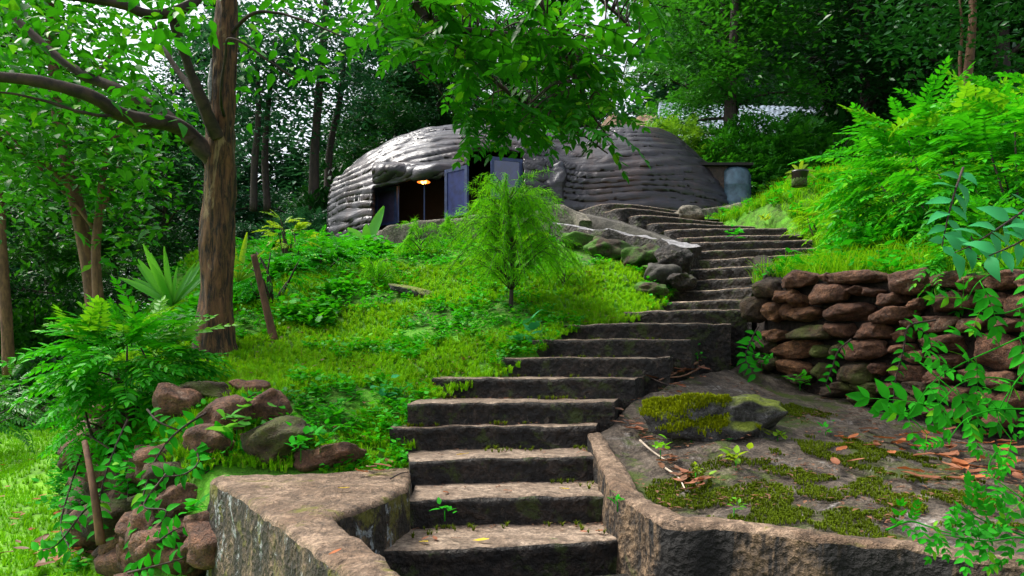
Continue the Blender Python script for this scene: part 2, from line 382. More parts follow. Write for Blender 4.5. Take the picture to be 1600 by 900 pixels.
stairs=thing('stone_staircase',(LIPS[0][0][0],3.7,0.3),'long flight of worn dark stone steps bending left up to the dome house','staircase')
def make_step(i):
    lip=LIPS[i]; n=max(24,int(np.linalg.norm(np.diff(lip,axis=0),axis=1).sum()/.035))
    A=catmull(lip,n) if len(lip)>2 else resample(lip,n)
    A=resample(A,n)
    A[:,0]+=0; A[:,1]+= .018*np.array([mnoise.noise(Vector((p[0]*3,i*7.1,0))) for p in A])
    if i<22:
        B=resample(LIPS[i+1],n)
        B=B+ (B-A)*0; B[:,1]+=.14
        # keep the back within this step's own span
        B[:,0]=np.where(np.abs(B[:,0]-A[:,0])>.0, A[:,0]+(B[:,0]-A[:,0])*.55, B[:,0])
        B[:,1]=np.maximum(B[:,1],A[:,1]+.3)
    else: B=A+np.array([.1,2.2,0])
    B[:,2]=A[:,2]
    zb=ZI[i]-.17 if i>0 else ZI[0]-.5
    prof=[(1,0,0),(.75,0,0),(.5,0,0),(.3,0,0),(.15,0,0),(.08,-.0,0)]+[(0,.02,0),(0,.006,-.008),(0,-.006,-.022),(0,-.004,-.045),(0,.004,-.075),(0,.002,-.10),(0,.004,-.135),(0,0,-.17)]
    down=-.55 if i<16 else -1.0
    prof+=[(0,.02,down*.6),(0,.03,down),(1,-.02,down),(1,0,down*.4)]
    D=(B-A)[:,:2]; L=np.linalg.norm(D,axis=1)[:,None]; U=D/L
    V=[]
    for (u,o,dz) in prof:
        xy=A[:,:2]+D*u+U*o
        V.append(np.hstack([xy,(A[:,2]+dz)[:,None]]))
    V=np.stack(V,1); k=len(prof); V=V.reshape(-1,3)
    F=gridF(n,k,False,True)
    fm=[]
    nq=(n-1)*k; 
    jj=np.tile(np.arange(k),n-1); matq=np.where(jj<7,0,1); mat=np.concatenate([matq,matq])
    amp=.010 if i<12 else .006
    V=rough(V,amp,7,i*3,3); V[:,2]+=.008*nz(V,2.0,i+40,2)
    V[:,1]+=.012*nz(V,14,i+80,2)
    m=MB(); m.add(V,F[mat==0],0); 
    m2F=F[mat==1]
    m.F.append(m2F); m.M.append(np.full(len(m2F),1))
    # end caps
    for e in(0,1):
        base=0 if e==0 else (n-1)*k
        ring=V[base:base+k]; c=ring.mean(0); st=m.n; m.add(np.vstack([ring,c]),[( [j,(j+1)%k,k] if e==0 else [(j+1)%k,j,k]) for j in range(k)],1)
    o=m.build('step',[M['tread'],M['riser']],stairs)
    return o
for i in range(23): make_step(i)
# a landing slab below the first step
V=[];
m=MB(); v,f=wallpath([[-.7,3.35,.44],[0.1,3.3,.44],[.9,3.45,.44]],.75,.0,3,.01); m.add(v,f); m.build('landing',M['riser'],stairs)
# dark cheek wall left of the upper steps
ck=thing('stair_cheek_wall',W(1010,350,10.6),'plain dark grey side wall with sloping top left of the upper steps','wall')
def prism(poly_top,zb,amp=.0,seed=0):
    P=np.array(poly_top,float); n=len(P); c=P.mean(0)
    Bt=P.copy(); Bt[:,2]=zb if np.isscalar(zb) else np.array(zb)
    V=np.vstack([P,Bt,c]); F=[]
    for j in range(n):
        a=(j+1)%n; F+= [[j,n+j,n+a],[j,n+a,a],[j,a,2*n]]
    return V,np.array(F)
p=[W(903,331,12.1),W(960,343,11.5),W(1020,362,10.9),W(1062,377,10.35),W(1082,388,9.75)]
p=[[a[0]-.03,a[1]-.02,a[2]] for a in p]
m=MB(); v,f=wallpath(np.array(p),.14,1.8,9,.008); m.add(v,f); m.build('wall_face',M['greywall'],ck)

# ------------------------------------------------------------------ ground sheets
RUB=np.array([[-1.75,4.25],[-2.25,4.75],[-2.8,5.5],[-3.4,6.2],[-4.05,7.1],[-4.5,8.2],[-4.8,9.5],[-4.6,11],[-4.8,13]])
def mpt(px,py,Y): return W(px,py,Y)
mp=[mpt(*a) for a in[(600,700,4.9),(560,738,4.7),(640,645,5.4),(678,605,5.8),(785,572,6.15),(835,545,6.55),(875,518,6.9),(985,493,7.6),(1028,476,8.2),(1040,455,8.8),(960,430,8.8),(900,405,9.4),(870,378,10.6),
 (750,395,10.2),(600,392,11.9),(700,384,11.5),(400,385,11),(300,400,10.4),(450,450,8.8),(600,450,9),(750,500,7.6),(335,552,7),(200,560,7),(110,640,7.8),(400,612,5.6),(300,625,5.5),(450,690,4.9),(380,735,4.6),(600,545,7),(500,560,6.7),(240,690,5.6)]]
mp+= [[-4.6,9.5,2.3],[-4.6,12.5,3.2],[1.2,12.4,3.75],[-1,13,3.65]]
HL0=TPS(mp,.03)
def rubd(x,y):
    # signed distance to the rubble line, positive inside the mound (right of it)
    R=RUB; best=np.full(np.shape(x),1e9); sg=np.ones(np.shape(x))
    for a,b in zip(R[:-1],R[1:]):
        d=b-a; t=np.clip(((x-a[0])*d[0]+(y-a[1])*d[1])/(d@d),0,1)
        qx=a[0]+t*d[0]; qy=a[1]+t*d[1]; r=np.hypot(x-qx,y-qy); s=np.sign(d[1]*(x-qx)-d[0]*(y-qy))
        u=r<best; best=np.where(u,r,best); sg=np.where(u,s,sg)
    return best*np.where(sg==0,1,sg)
def HL(x,y): 
    z=HL0(x,y); d=rubd(x,y); return z*ss(-.25,.12,d)-.15*(1-ss(-.25,.12,d))
def sheet(name,x0,x1,y0,y1,step,fn,mat,label=None,nzamp=.03,nzs=2.5,keep=None,kind='structure'):
    nx=int((x1-x0)/step)+1; ny=int((y1-y0)/step)+1
    X,Y=np.meshgrid(np.linspace(x0,x1,nx),np.linspace(y0,y1,ny),indexing='ij')
    Z=fn(X,Y); V=np.stack([X.ravel(),Y.ravel(),Z.ravel()],1)
    if nzamp: 
        q=V.copy(); q[:,2]=0; V[:,2]+=nzamp*nz(q,nzs,3,4)
    F=gridF(nx,ny)
    if keep is not None:
        c=V[F].mean(1); F=F[keep(c[:,0],c[:,1])]
    m=MB(); m.add(V,F); o=m.build(name,mat); tag(o,kind=kind)
    if label: o['label']=label
    return o
def under(x,y): # lower where the stairs stand
    return (x>SL(y)+.12)&(x<SR(y)-.12)
CURB=[(930,674,1.05),(952,716,.93),(976,757,.86),(1013,786,.81),(1054,808,.80),(1116,812,.80),(1194,820,.80),(1267,832,.80),(1356,839,.80),(1437,848,.80),(1519,862,.80),(1600,872,.80),(1680,885,.8),(1800,905,.8)]
CP=np.array([WZ(a,b,c) for a,b,c in CURB])
sp=[mpt(*a) for a in[(1000,640,5.5),(960,668,5.15),(1040,600,6.0),(1100,566,6.7),(1150,553,7.2),(1200,602,6.7),(1300,630,6.1),(1400,660,5.6),(1600,712,4.85),(1100,700,4.6),(1200,740,4.2),(1400,785,3.65),(1500,740,4.3),(1600,790,3.6),(1760,780,4)]]
sp+=[[p[0]+.12,p[1]+.12,p[2]-.07] for p in CP[1:]]+[[2.9,7.9,1.75],[4.5,4,.9],[4.6,2.5,.8]]
HS=TPS(sp,.02)
CPd=resample(CP,300)
def curbside(x,y):
    d=np.full(np.shape(x),1e9); s=np.zeros(np.shape(x))
    for a,b in zip(CP[:-1],CP[1:]):
        a=a[:2];b=b[:2];e=b-a; t=np.clip(((x-a[0])*e[0]+(y-a[1])*e[1])/(e@e),0,1); qx=a[0]+t*e[0];qy=a[1]+t*e[1]
        r=np.hypot(x-qx,y-qy); sg=np.sign(e[0]*(y-qy)-e[1]*(x-qx)); u=r<d; d=np.where(u,r,d); s=np.where(u,sg,s)
    return d*s
WP0=np.array([2.40,6.9]); WP1=np.array([3.6,4.9])   # right stone wall front line
sheet('grass_slope',-5.6,2.7,4.3,12.6,.06,lambda x,y:HL(x,y)-np.where(under(x,y),.35,0)-.5*ss(0,.35,x-SL(y)),M['mound'],nzamp=.05)
sheet('soil_bank',.45,5.2,2.0,8.0,.045,lambda x,y:HS(x,y)-.5*ss(.0,.25,SR(y)-x)*(y>4.9),M['soil'],nzamp=.045,nzs=3,keep=lambda x,y:(curbside(x,y)>-.02))
# terrace behind the right wall
rp=[mpt(*a) for a in[(1220,440,7.0),(1400,436,6.0),(1600,430,5.1),(1275,412,8.7),(1280,392,9.5),(1262,372,10.3),(1250,293,10.5+.6),(1200,325,12.2),(1600,330,9),(1450,360,8.4),(1700,250,13),(1350,270,12.5),(1700,400,5.5)]]
HR=TPS(rp+[[3,14,4.2],[8,8,3.2]],.03)
def behindwall(x,y):
    d=WP1-WP0; s=(d[0]*(y-WP0[1])-d[1]*(x-WP0[0]))/np.linalg.norm(d); return s
sheet('upper_terrace',2.2,9.5,3.9,13.5,.09,lambda x,y:HR(x,y)-.7*ss(-.02,.3,SR(y)+.05-x)*(y<12),M['mound'],nzamp=.05,keep=lambda x,y:(behindwall(x,y)>.12)&((x>2.55+.0*y)|(y>8.3)))
def HG(x,y):
    z=3.62*ss(-7.2,-4.2,x)*ss(8.5,12.2,y)+.45*ss(0,2.5,x)*ss(10,12.5,y)
    z=z+.10*np.clip(y-19,0,60)*1.0+ .02*np.clip(np.abs(x)-12,0,100)*ss(15,30,y)
    return z-.12
sheet('ground',-220,220,-60,380,4,lambda x,y:HG(x,y)-.10,M['floor'],nzamp=0,keep=lambda x,y:~((np.abs(x)<36)&(y>-20)&(y<48)))
sheet('forest_floor',-38,38,12,50,.5,HG,M['floor'],nzamp=.15,nzs=.6)
sheet('hillside',-38,38,-22,12.5,.25,lambda x,y:HG(x,y)-.12,M['earth'],nzamp=.0,keep=lambda x,y:(x>-5.2)|(y>11.9)|(x<-25)|(y<-2))
sheet('lawn',-26,-1.2,-3,20,.12,lambda x,y:HG(x,y)+.10+0*x,M['lawnbase'],nzamp=.02,nzs=.8,keep=lambda x,y:(y<18.2+.7*np.sin(x*.9)+.02*x*x*0)&(x<-1.5)&((x<-5.2)|(y<9.5)))

# ------------------------------------------------------------------ left plinth
pl=thing('retaining_wall',(-1.2,3.6,0),'tan weathered stone retaining wall with a forked flat top left of the lowest steps','wall')
ZP=.85
arm1=[WZ(331,745,ZP),WZ(400,770,ZP),WZ(480,822,ZP),WZ(600,905,ZP),[-.22,1.9,ZP]]
top_out=[WZ(328,748,ZP),WZ(372,770,ZP),WZ(445,822,ZP),WZ(500,862,ZP),WZ(560,902,ZP),np.array([-.34,1.75,ZP])]
inner=[np.array([-.14,1.75,ZP]),WZ(640,901,ZP),WZ(585,852,ZP),WZ(520,806,ZP),WZ(560,793,ZP),WZ(605,776,ZP),WZ(638,757,ZP),WZ(645,728,ZP)]
back=[WZ(600,729,ZP),WZ(520,738,ZP),WZ(400,740,ZP),WZ(345,741,ZP)]
def block(poly,zb,mt,ms,parent,name,seed=0,amp=.012,step=.05,bevel=.03):
    P=np.array(poly,float); P=np.vstack([P,P[:1]]); d=np.linalg.norm(np.diff(P,axis=0),axis=1).sum(); n=int(d/step)
    ring=resample(P,n+1)[:-1]
    # centroid-inset rings for the worn edge
    T=np.roll(ring,-1,0)-np.roll(ring,1,0); T/=np.linalg.norm(T,axis=1)[:,None]+1e-9; Nn=np.stack([-T[:,1],T[:,0],0*T[:,0]],1)
    area=.5*np.sum(ring[:,0]*np.roll(ring[:,1],-1)-np.roll(ring[:,0],-1)*ring[:,1]); Nn*=np.sign(area)
    zt=ring[:,2].copy(); rings=[]
    for ins,dz in((bevel*2.4,0),(bevel*1.2,-.002),(bevel*.45,-bevel*.3),(0,-bevel)):
        r=ring+Nn*ins; r[:,2]=zt+dz; rings.append(r)
    H=zt-zb
    for k in np.linspace(.1,1,max(4,int(H.mean()/.06))):
        r=ring-Nn*.04*k; r[:,2]=zt-bevel-(H-bevel)*k; rings.append(r)
    V=np.stack(rings,1); k=V.shape[1]; V=V.reshape(-1,3); F=gridF(n,k,True,False); 
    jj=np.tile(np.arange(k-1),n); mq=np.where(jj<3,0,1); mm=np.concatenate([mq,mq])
    from mathutils.geometry import tessellate_polygon
    from mathutils.geometry import delaunay_2d_cdt
    r0=rings[0]; bx=[(p[0],p[1]) for p in r0]; gx,gy=np.meshgrid(np.arange(r0[:,0].min(),r0[:,0].max(),.04),np.arange(r0[:,1].min(),r0[:,1].max(),.04)); gx=gx.ravel()+.008*np.sin(gy.ravel()*91); gy=gy.ravel()
    ins=inpoly(gx,gy,bx); gx,gy=gx[ins],gy[ins]
    md=np.min(np.hypot(gx[:,None]-r0[None,:,0],gy[:,None]-r0[None,:,1]),axis=1)>.022; gx,gy=gx[md],gy[md]
    pts=[Vector((a,b)) for a,b in bx]+[Vector((a,b)) for a,b in zip(gx,gy)]
    vo,_,fo,*_r=delaunay_2d_cdt(pts,[(i,(i+1)%n) for i in range(n)],[],1,1e-6)
    vo=np.array([[v[0],v[1],zt.mean()] for v in vo]); fo=np.array([f for f in fo if len(f)==3]); nb=len(V)
    fo=np.where(fo<n,fo*k,fo-n+nb); V=np.vstack([V,vo[n:]]); tri=fo
    q_=lambda f:np.cross(V[f[:,1]]-V[f[:,0]],V[f[:,2]]-V[f[:,0]])[:,2].sum()
    if q_(F[mm==0])*q_(tri)<0: tri=tri[:,::-1]
    V2=rough(V,amp,5,seed); V2=V2+np.stack([nz(V2,22,seed+3+q,2)*.006 for q in range(3)],1)
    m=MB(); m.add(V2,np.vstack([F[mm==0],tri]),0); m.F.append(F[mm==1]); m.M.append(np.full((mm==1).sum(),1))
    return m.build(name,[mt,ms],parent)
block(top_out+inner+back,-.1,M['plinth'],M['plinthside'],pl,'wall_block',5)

# ------------------------------------------------------------------ right curb
cb=thing('curb_wall',(1.2,3.2,.4),'low stained stone curb wall curving from the steps to the lower right corner','wall')
def curb():
    P=catmull(CP,140); T=np.gradient(P[:,:2],axis=0); T/=np.linalg.norm(T,axis=1)[:,None]; Nn=np.stack([-T[:,1],T[:,0]],1)
    w=np.interp(np.linspace(0,1,140),[0,.25,.4,1],[.10,.16,.13,.11]); 
    prof=[(.5,-.3),(.5,-.12),(.5,-.03),(.42,-.005),(.2,0),(-.1,0),(-.35,-.002),(-.46,-.012),(-.5,-.03)]+[(-.5-.03*k/6,-.03-.1*k) for k in range(1,7)]+[(-.5,-.8)]
    V=np.array([[p[0]+Nn[i,0]*a*w[i],p[1]+Nn[i,1]*a*w[i],p[2]+b] for i,p in enumerate(P) for a,b in prof])
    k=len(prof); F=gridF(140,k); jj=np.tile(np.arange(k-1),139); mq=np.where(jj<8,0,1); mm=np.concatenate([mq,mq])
    V=rough(V,.018,4,8); V=V+np.stack([nz(V,18,q,2)*.007 for q in range(3)],1)
    m=MB(); m.add(V,F[mm==0],0); m.F.append(F[mm==1]); m.M.append(np.full((mm==1).sum(),1))
    m.build('curb_stone',[M['plinth'],M['curbface']],cb)
curb()

# ------------------------------------------------------------------ right stone wall
sw=thing('dry_stone_wall',(2.9,6.0,1.1),'dry stacked wall of rounded red brown stones right of the middle steps','wall')
def wline(px):
    d=WP1-WP0; t=(px-800)/F0; # X=tY
    # WP0+s d : x - t y=0
    s=-(WP0[0]-t*WP0[1])/(d[0]-t*d[1]); return WP0+s*d
ang=math.atan2(WP1[1]-WP0[1],WP1[0]-WP0[0])
ST=[(310,165,190,80,0),(455,165,60,50,0),(590,157,270,66,0),(840,178,190,132,0),(1040,168,180,90,0),(1150,185,150,90,0),(1290,170,170,90,0),(1420,180,150,100,0),
(150,212,150,85,2),(260,245,120,70,1),(315,265,60,70,1),(450,240,190,100,0),(600,220,98,44,0),(672,226,80,40,0),(778,263,122,72,0),(890,282,84,66,0),(1050,265,210,92,0),(1240,270,160,80,0),(1380,290,170,110,0),
(120,310,130,120,2),(205,325,100,95,1),(340,335,170,74,1),(545,320,240,88,0),(768,333,204,88,0),(975,374,214,92,0),(1130,385,150,76,0),(1300,385,160,70,0),(265,320,60,80,1),
(195,435,130,64,1),(370,420,210,76,2),(515,405,124,80,0),(675,410,184,78,0),(1000,470,220,84,0),(1250,500,270,175,0),(820,430,90,60,0),(830,375,60,40,0),
(290,500,250,84,1),(640,503,206,100,0),(800,500,100,62,0),(885,535,100,66,0),(150,480,110,90,2),(430,505,70,60,2),(505,500,60,80,2),(980,550,150,70,0),
(280,580,170,74,1),(585,605,196,110,2),(830,605,176,84,0),(440,600,100,90,2),(530,672,124,70,2),(640,675,150,66,2),(760,680,120,60,0),(330,640,100,44,2),(480,695,110,50,2),(720,590,60,60,0),(170,560,110,70,2),
(990,630,170,80,0),(1150,620,150,70,0),(1320,640,170,90,0),(900,680,130,70,2),(1050,710,170,80,0),(1220,730,170,80,0),(1370,740,150,90,0),(640,725,130,50,2),(830,740,150,60,2),(960,790,150,50,0),(1120,800,160,60,0),(1290,830,180,70,0),(1460,600,150,200,0),(1480,400,150,150,0)]
smat=[M['redstone'],M['orstone'],M['olstone']]
for k,(cx,cy,w,h,ty) in enumerate(ST):
    px=1150+cx/3; py=380+cy/3
    if px<1200: # corner return
        q=WP0+(np.array([2.66,8.2])-WP0)*((1200-px)/45.)*.5; Y=q[1]
    else: q=wline(px); Y=q[1]
    c=W(px,py,Y); dd=.18+.10*random.random()
    ln=np.linalg.norm(wline(max(px+w/6,1200))-wline(max(px-w/6,1180))) if px>=1200 else .2
    s=(ln*.97,dd*1.3,h/3/F0*Y*1.0)
    if px<1200: s=(w/3/F0*Y*1.25,.3,s[2])
    m=MB(); v,f=stone(c,(0,0,0),0,0,1) if 0 else stone((c[0]+.0,c[1]+dd*.25+random.uniform(-.02,.03),c[2]),s,ang if px>=1200 else -.3,k*1.3,4,.25 if ty!=1 else .1,.16 if ty!=1 else .3,tilt=random.uniform(-.08,.08))
    v=v+np.stack([nz(v,24,k+q_,2)*.007 for q_ in range(3)],1)
    m.add(v,f); m.build('stone',smat[ty],sw)
# earth core behind the stones
n_=60; t_=np.linspace(0,1.12,n_); prof=[]
P=np.array([[*(WP0+(WP1-WP0)*t+np.array([.13,.11])),np.interp(t,[0,.5,1,1.12],[2.30,2.20,2.12,2.1])] for t in t_])
P=np.vstack([[2.80,8.3,2.75],[2.62,7.5,2.5],P]); v,f=wallpath(P,.16,.6,4,.03); m=MB(); m.add(v,f); m.build('earth_core',rockmat('dark joint earth',(.02,.012,.008),(.05,.03,.018),5,1,None,rough_=.95),sw)

# ------------------------------------------------------------------ left rubble wall
rw=thing('rubble_wall',(-3.2,5.6,0),'overgrown rubble wall of dark red brown boulders at the lawn edge left of the retaining wall','wall')
rr=random.Random(3)
Rp=resample(RUB[:7],60)
for k in range(96):
    t=rr.random(); t=t if k>30 else t*.6
    p=Rp[int(t*59)]; ztop=float(HL0(np.array(p[0]),np.array(p[1])))
    zz=rr.uniform(0.05,.98)*ztop; s=rr.uniform(.22,.42) if k<70 else rr.uniform(.10,.2)
    back=.28*zz/ max(ztop,.3)
    v,f=stone((p[0]-.12+back*.8+rr.uniform(-.05,.05),p[1]-.12+back*.3+rr.uniform(-.05,.05),zz),(s*rr.uniform(.9,1.4),s,s*rr.uniform(.55,.9)),rr.uniform(-1,.4),k*2.1,3,.15,.28,rr.uniform(-.3,.3))
    m=MB(); m.add(v,f); m.build('stone',smat[0] if rr.random()<.75 else smat[2],rw)
# single boulders
def boulder(px,py,Y,w,h,mat,label,seed,dp=None,tilt=0,name='boulder',bx=.15,amp=.25,rz=0,sub=4,flat_=None,group=None):
    if px<560:
        for Yq in np.arange(3.6,9,.03):
            if EYE+(HOR-py-h*.35)/F0*Yq<=float(HL(np.array((px-800)/F0*Yq),np.array(Yq))): Y=min(Yq,Y+.6); break
    c=W(px,py,Y); s=(w/F0*Y,(dp or w/F0*Y*.8),h/F0*Y)
    t=thing(name,(c[0],c[1],c[2]-s[2]/2),label,name.replace('_',' '),group)
    v,f=stone(c,s,rz,seed,sub,bx,amp,tilt); v=v+np.stack([nz(v,9,seed+q,3)*.012 for q in range(3)],1)
    m=MB(); m.add(v,f); 
    o=m.build(name,mat,loc=t.location); 
    for kk in t.keys(): o[kk]=t[kk]
    nm=name; bpy.data.objects.remove(t); o.name=nm
    return o
boulder(278,632,5.5,70,66,M['redstone'],'rounded brown boulder on top of the rubble wall below the left shrub',1)
boulder(325,612,5.7,80,34,M['olstone'],'flat olive boulder behind the rounded one atop the rubble wall',2)
boulder(388,606,5.9,56,26,M['redstone'],'small dark red stone at the edge of the grass, highest of the rubble stones',3)
boulder(352,652,5.3,90,60,M['redstone'],'angular dark brown boulder in the middle of the rubble stones',4,tilt=.3)
boulder(422,640,5.5,62,56,M['redstone'],'slanting brown boulder touching the grass right of the angular boulder',5,tilt=.5)
boulder(330,690,5.1,80,50,M['redstone'],'dark boulder above the left end of the tan retaining wall',6)
boulder(440,688,5.05,120,66,M['olstone'],'moss covered slanting boulder behind the retaining wall',7,tilt=.25)
boulder(520,712,4.9,110,40,M['redstone'],'long low brown boulder behind the retaining wall near its right end',8,tilt=.12)
boulder(206,732,5.3,72,46,M['redstone'],'blocky purplish boulder sticking out of the rubble wall face',9,bx=.3)
boulder(283,785,4.6,72,56,M['redstone'],'big smooth brown boulder left of the retaining wall corner',10)
boulder(200,790,4.9,70,90,M['redstone'],'upright brown boulder low on the rubble wall face',11)
boulder(190,865,4.7,80,60,M['olstone'],'olive boulder at the foot of the rubble wall beside the lawn',12)
boulder(245,830,4.7,90,100,M['redstone'],'large dark boulder between the upright boulder and the retaining wall',13)
mr=boulder(1112,655,5.0,195,76,M['mossrock'],'flat grey boulder with a yellow green mossy top on the soil bank',21,dp=.55,bx=.3,amp=.3,sub=5)
boulder(1150,680,4.95,120,34,M['mossrock'],'low mossy ledge rock tucked under the flat boulder',22,dp=.3,bx=.2)
# stones of the left slab wall by the grass
rb=thing('rock_ledge',W(980,400,10),'rough dark ledge with a pale slab top between the grass slope and the upper steps','rock ledge')
p=[W(866,349,10.9),W(930,358,10.5),W(1000,368,10.1),W(1050,378,9.75),W(1078,386,9.35)]
m=MB(); v,f=wallpath(np.array(p),.42,1.9,14,.05,sc=3); 
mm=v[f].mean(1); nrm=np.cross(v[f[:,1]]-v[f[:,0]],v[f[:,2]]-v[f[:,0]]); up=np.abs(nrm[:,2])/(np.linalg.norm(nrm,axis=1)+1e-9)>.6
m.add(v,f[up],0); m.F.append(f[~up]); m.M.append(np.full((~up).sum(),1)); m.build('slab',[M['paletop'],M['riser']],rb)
for k,(px,py,Y,w,h,mt) in enumerate([(1055,408,9.0,60,50,'riser'),(1035,432,8.8,56,36,'greywall'),(1064,440,8.6,40,30,'riser'),(1000,400,9.3,60,36,'earth'),(950,388,9.7,66,34,'earth'),(905,378,10.1,60,30,'earth'),(1020,455,8.5,50,26,'earth')]):
    v,f=stone(W(px,py,Y),(w/F0*Y,.4,h/F0*Y),.2,k+60,4,.1,.35,rr.uniform(-.3,.3)); m=MB(); m.add(v,f); m.build('rock',M[mt],rb)

# parapet of the terrace
pp=thing('terrace_parapet',W(670,360,12),'low grey stone parapet in front of the dome house windows','wall')
p=[W(572,378,12.4),W(610,357,12.0),W(680,345,11.9),(W(750,338,12.0)),W(800,338,12.3)]
for a in p: a[2]-=.0
m=MB(); v,f=wallpath(np.array(p),.3,3.0,24,.035,sc=3.5); m.add(v,f); m.build('parapet_wall',M['greystone'],pp)
pp2=thing('low_hump_wall',W(880,340,12),'short rounded grey stone wall stub between the feathery shrub and the upper steps','wall')
p=[W(815,345,11.9),W(850,326,11.8),W(880,322,11.7),W(905,333,11.6),W(915,345,11.4)]
m=MB(); v,f=wallpath(np.array(p),.25,3.0,25,.03,sc=3); m.add(v,f); m.build('parapet_wall',M['greystone'],pp2)
m=MB(); 
p=[W(1080,331,12.6),W(1130,323,12.9),W(1175,316,12.9),W(1235,303,12.8)]
t=thing('bank_edge_wall',W(1150,325,12.8),'thin mossy stone edging running up right from the top step','wall')
v,f=wallpath(np.array(p),.3,3.2,26,.04,sc=3); m.add(v,f); m.build('edge_stones',M['greystone'],t)
v,f=stone(W(1072,336,12.1),(.55,.4,.3),0,77,4,.2,.3); m=MB(); m.add(v,f); o=m.build('curb_boulder',M['greystone']); tag(o,'rounded grey stone at the right end of the top step','boulder')

# ------------------------------------------------------------------ dome house
hs=thing('dome_house',(0.3,16,3.6),'low organic dome house with a wrinkled dark cement shell and open blue shutters','house')
YC=16.0
hx=np.array([ (p-800)/F0*YC for p in(538,545,580,620,660,700,760,830,870,900,940,985,1020,1050,1080,1100,1118)])
hz=np.array([EYE+(HOR-y)/F0*YC for y in(291,290,262,239,226,220,217,219,223,224,221,219,225,240,260,277,298)])
hd=np.array([1.0,1.25,1.7,2.1,2.3,2.4,2.35,2.15,1.95,2.0,2.15,2.25,2.2,2.1,1.9,1.6,1.3])
def pj(v): return 800+F0*v[...,0]/v[...,1], HOR-F0*(v[...,2]-EYE)/v[...,1]
nu,nv=430,430
xs=np.linspace(hx[0],hx[-1],nu); cub=lambda a:np.interp(xs,hx,a)
from numpy import convolve
def smooth1(a,k=14):
    q=np.pad(a,k,mode='edge'); return np.convolve(q,np.ones(2*k+1)/(2*k+1),'valid')
Hh=smooth1(cub(hz)-3.4); Dd=smooth1(cub(hd)); Yc=YC
tt=np.linspace(-.06,np.pi+.06,nv)
V=np.zeros((nu,nv,3)); 
ct,st=np.cos(tt),np.sin(tt); ex=.72
cx_=np.sign(ct)*np.abs(ct)**ex; sx_=np.sign(st)*np.abs(st)**.85
V[:,:,0]=xs[:,None]; V[:,:,1]=Yc-Dd[:,None]*cx_[None]; V[:,:,2]=3.4+Hh[:,None]*sx_[None]
Vf=V.reshape(-1,3)
nn=np.zeros((nu,nv,3)); du=np.gradient(V,axis=0); dv=np.gradient(V,axis=1); nn=np.cross(dv,du); nn/=np.linalg.norm(nn,axis=2)[...,None]+1e-9
if (nn[nu//2,nv//2,2]<0): nn=-nn
arc=np.cumsum(np.linalg.norm(dv,axis=2),axis=1)
w1=nz(Vf*np.array([.35,.6,.9]),1.0,1,2).reshape(nu,nv); w2=nz(Vf*np.array([.8,1,2.5]),2.2,7,3).reshape(nu,nv)
ph=arc*2*np.pi/.18+w1*16+w2*1.0+xs[:,None]*4.5*np.sign(xs[:,None]-.6)
rip=(1-np.abs(np.sin(ph*.5)))**1.2
disp=.030*rip*(.75+.5*ss(-.3,.5,w2))+.08*w1+.01*w2
V=V+nn*disp[...,None]
# eyebrow over the left window opening and the entrance
px,py=pj(V); front=(tt[None]<np.pi*.5)&(V[...,1]<Yc)
O1=[(586,366),(586,297),(610,291),(622,288),(645,281),(670,277),(695,276),(730,262),(735,240),(760,236),(815,240),(818,262),(818,366)]
brow=ss(0,1,1-np.clip(np.abs(py-(278-4))/16,0,1))*((px>590)&(px<735)&front)
V[...,1]-=.17*brow*(1+.8*w2); V[...,2]+=.03*brow
F=gridF(nu,nv); c=V.reshape(-1,3)[F].mean(1); cpx,cpy=pj(c); fr=c[:,1]<Yc
hole=inpoly(cpx,cpy,O1)&fr
F=F[~hole]
m=MB(); m.add(V.reshape(-1,3),F[:,::-1]); sh=m.build('shell',M['shell'],hs)
sd=sh.modifiers.new('t','SOLIDIFY'); sd.thickness=.10; sd.offset=-1
# end wall left with dark lip, inside floor
def surf(px_,dy=0):
    x=(px_-800)/F0*13.9; return x
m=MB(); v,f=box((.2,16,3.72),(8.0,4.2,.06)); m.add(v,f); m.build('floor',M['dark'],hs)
m=MB(); endp=V[2]; n=len(endp); cc=np.array([endp[:,0].mean(),Yc,4.2]); m.add(np.vstack([endp,cc]),[[j,j+1,n] for j in range(n-1)]); m.build('end_wall',M['shell'],hs); m=MB()
endp=V[-2]; cc=np.array([endp[:,0].mean()+.05,Yc,4.2]); m.add(np.vstack([endp,cc]),[[j+1,j,n] for j in range(n-1)]); m.build('end_wall',M['shell'],hs)
v,f=tube(np.vstack([V[1][8:nv//2+12]+np.array([-.04,0,0])]),np.linspace(.10,.05,nv//2+4),8,.4,3); m=MB(); m.add(v,f); m.build('end_rib',M['shell'],hs)
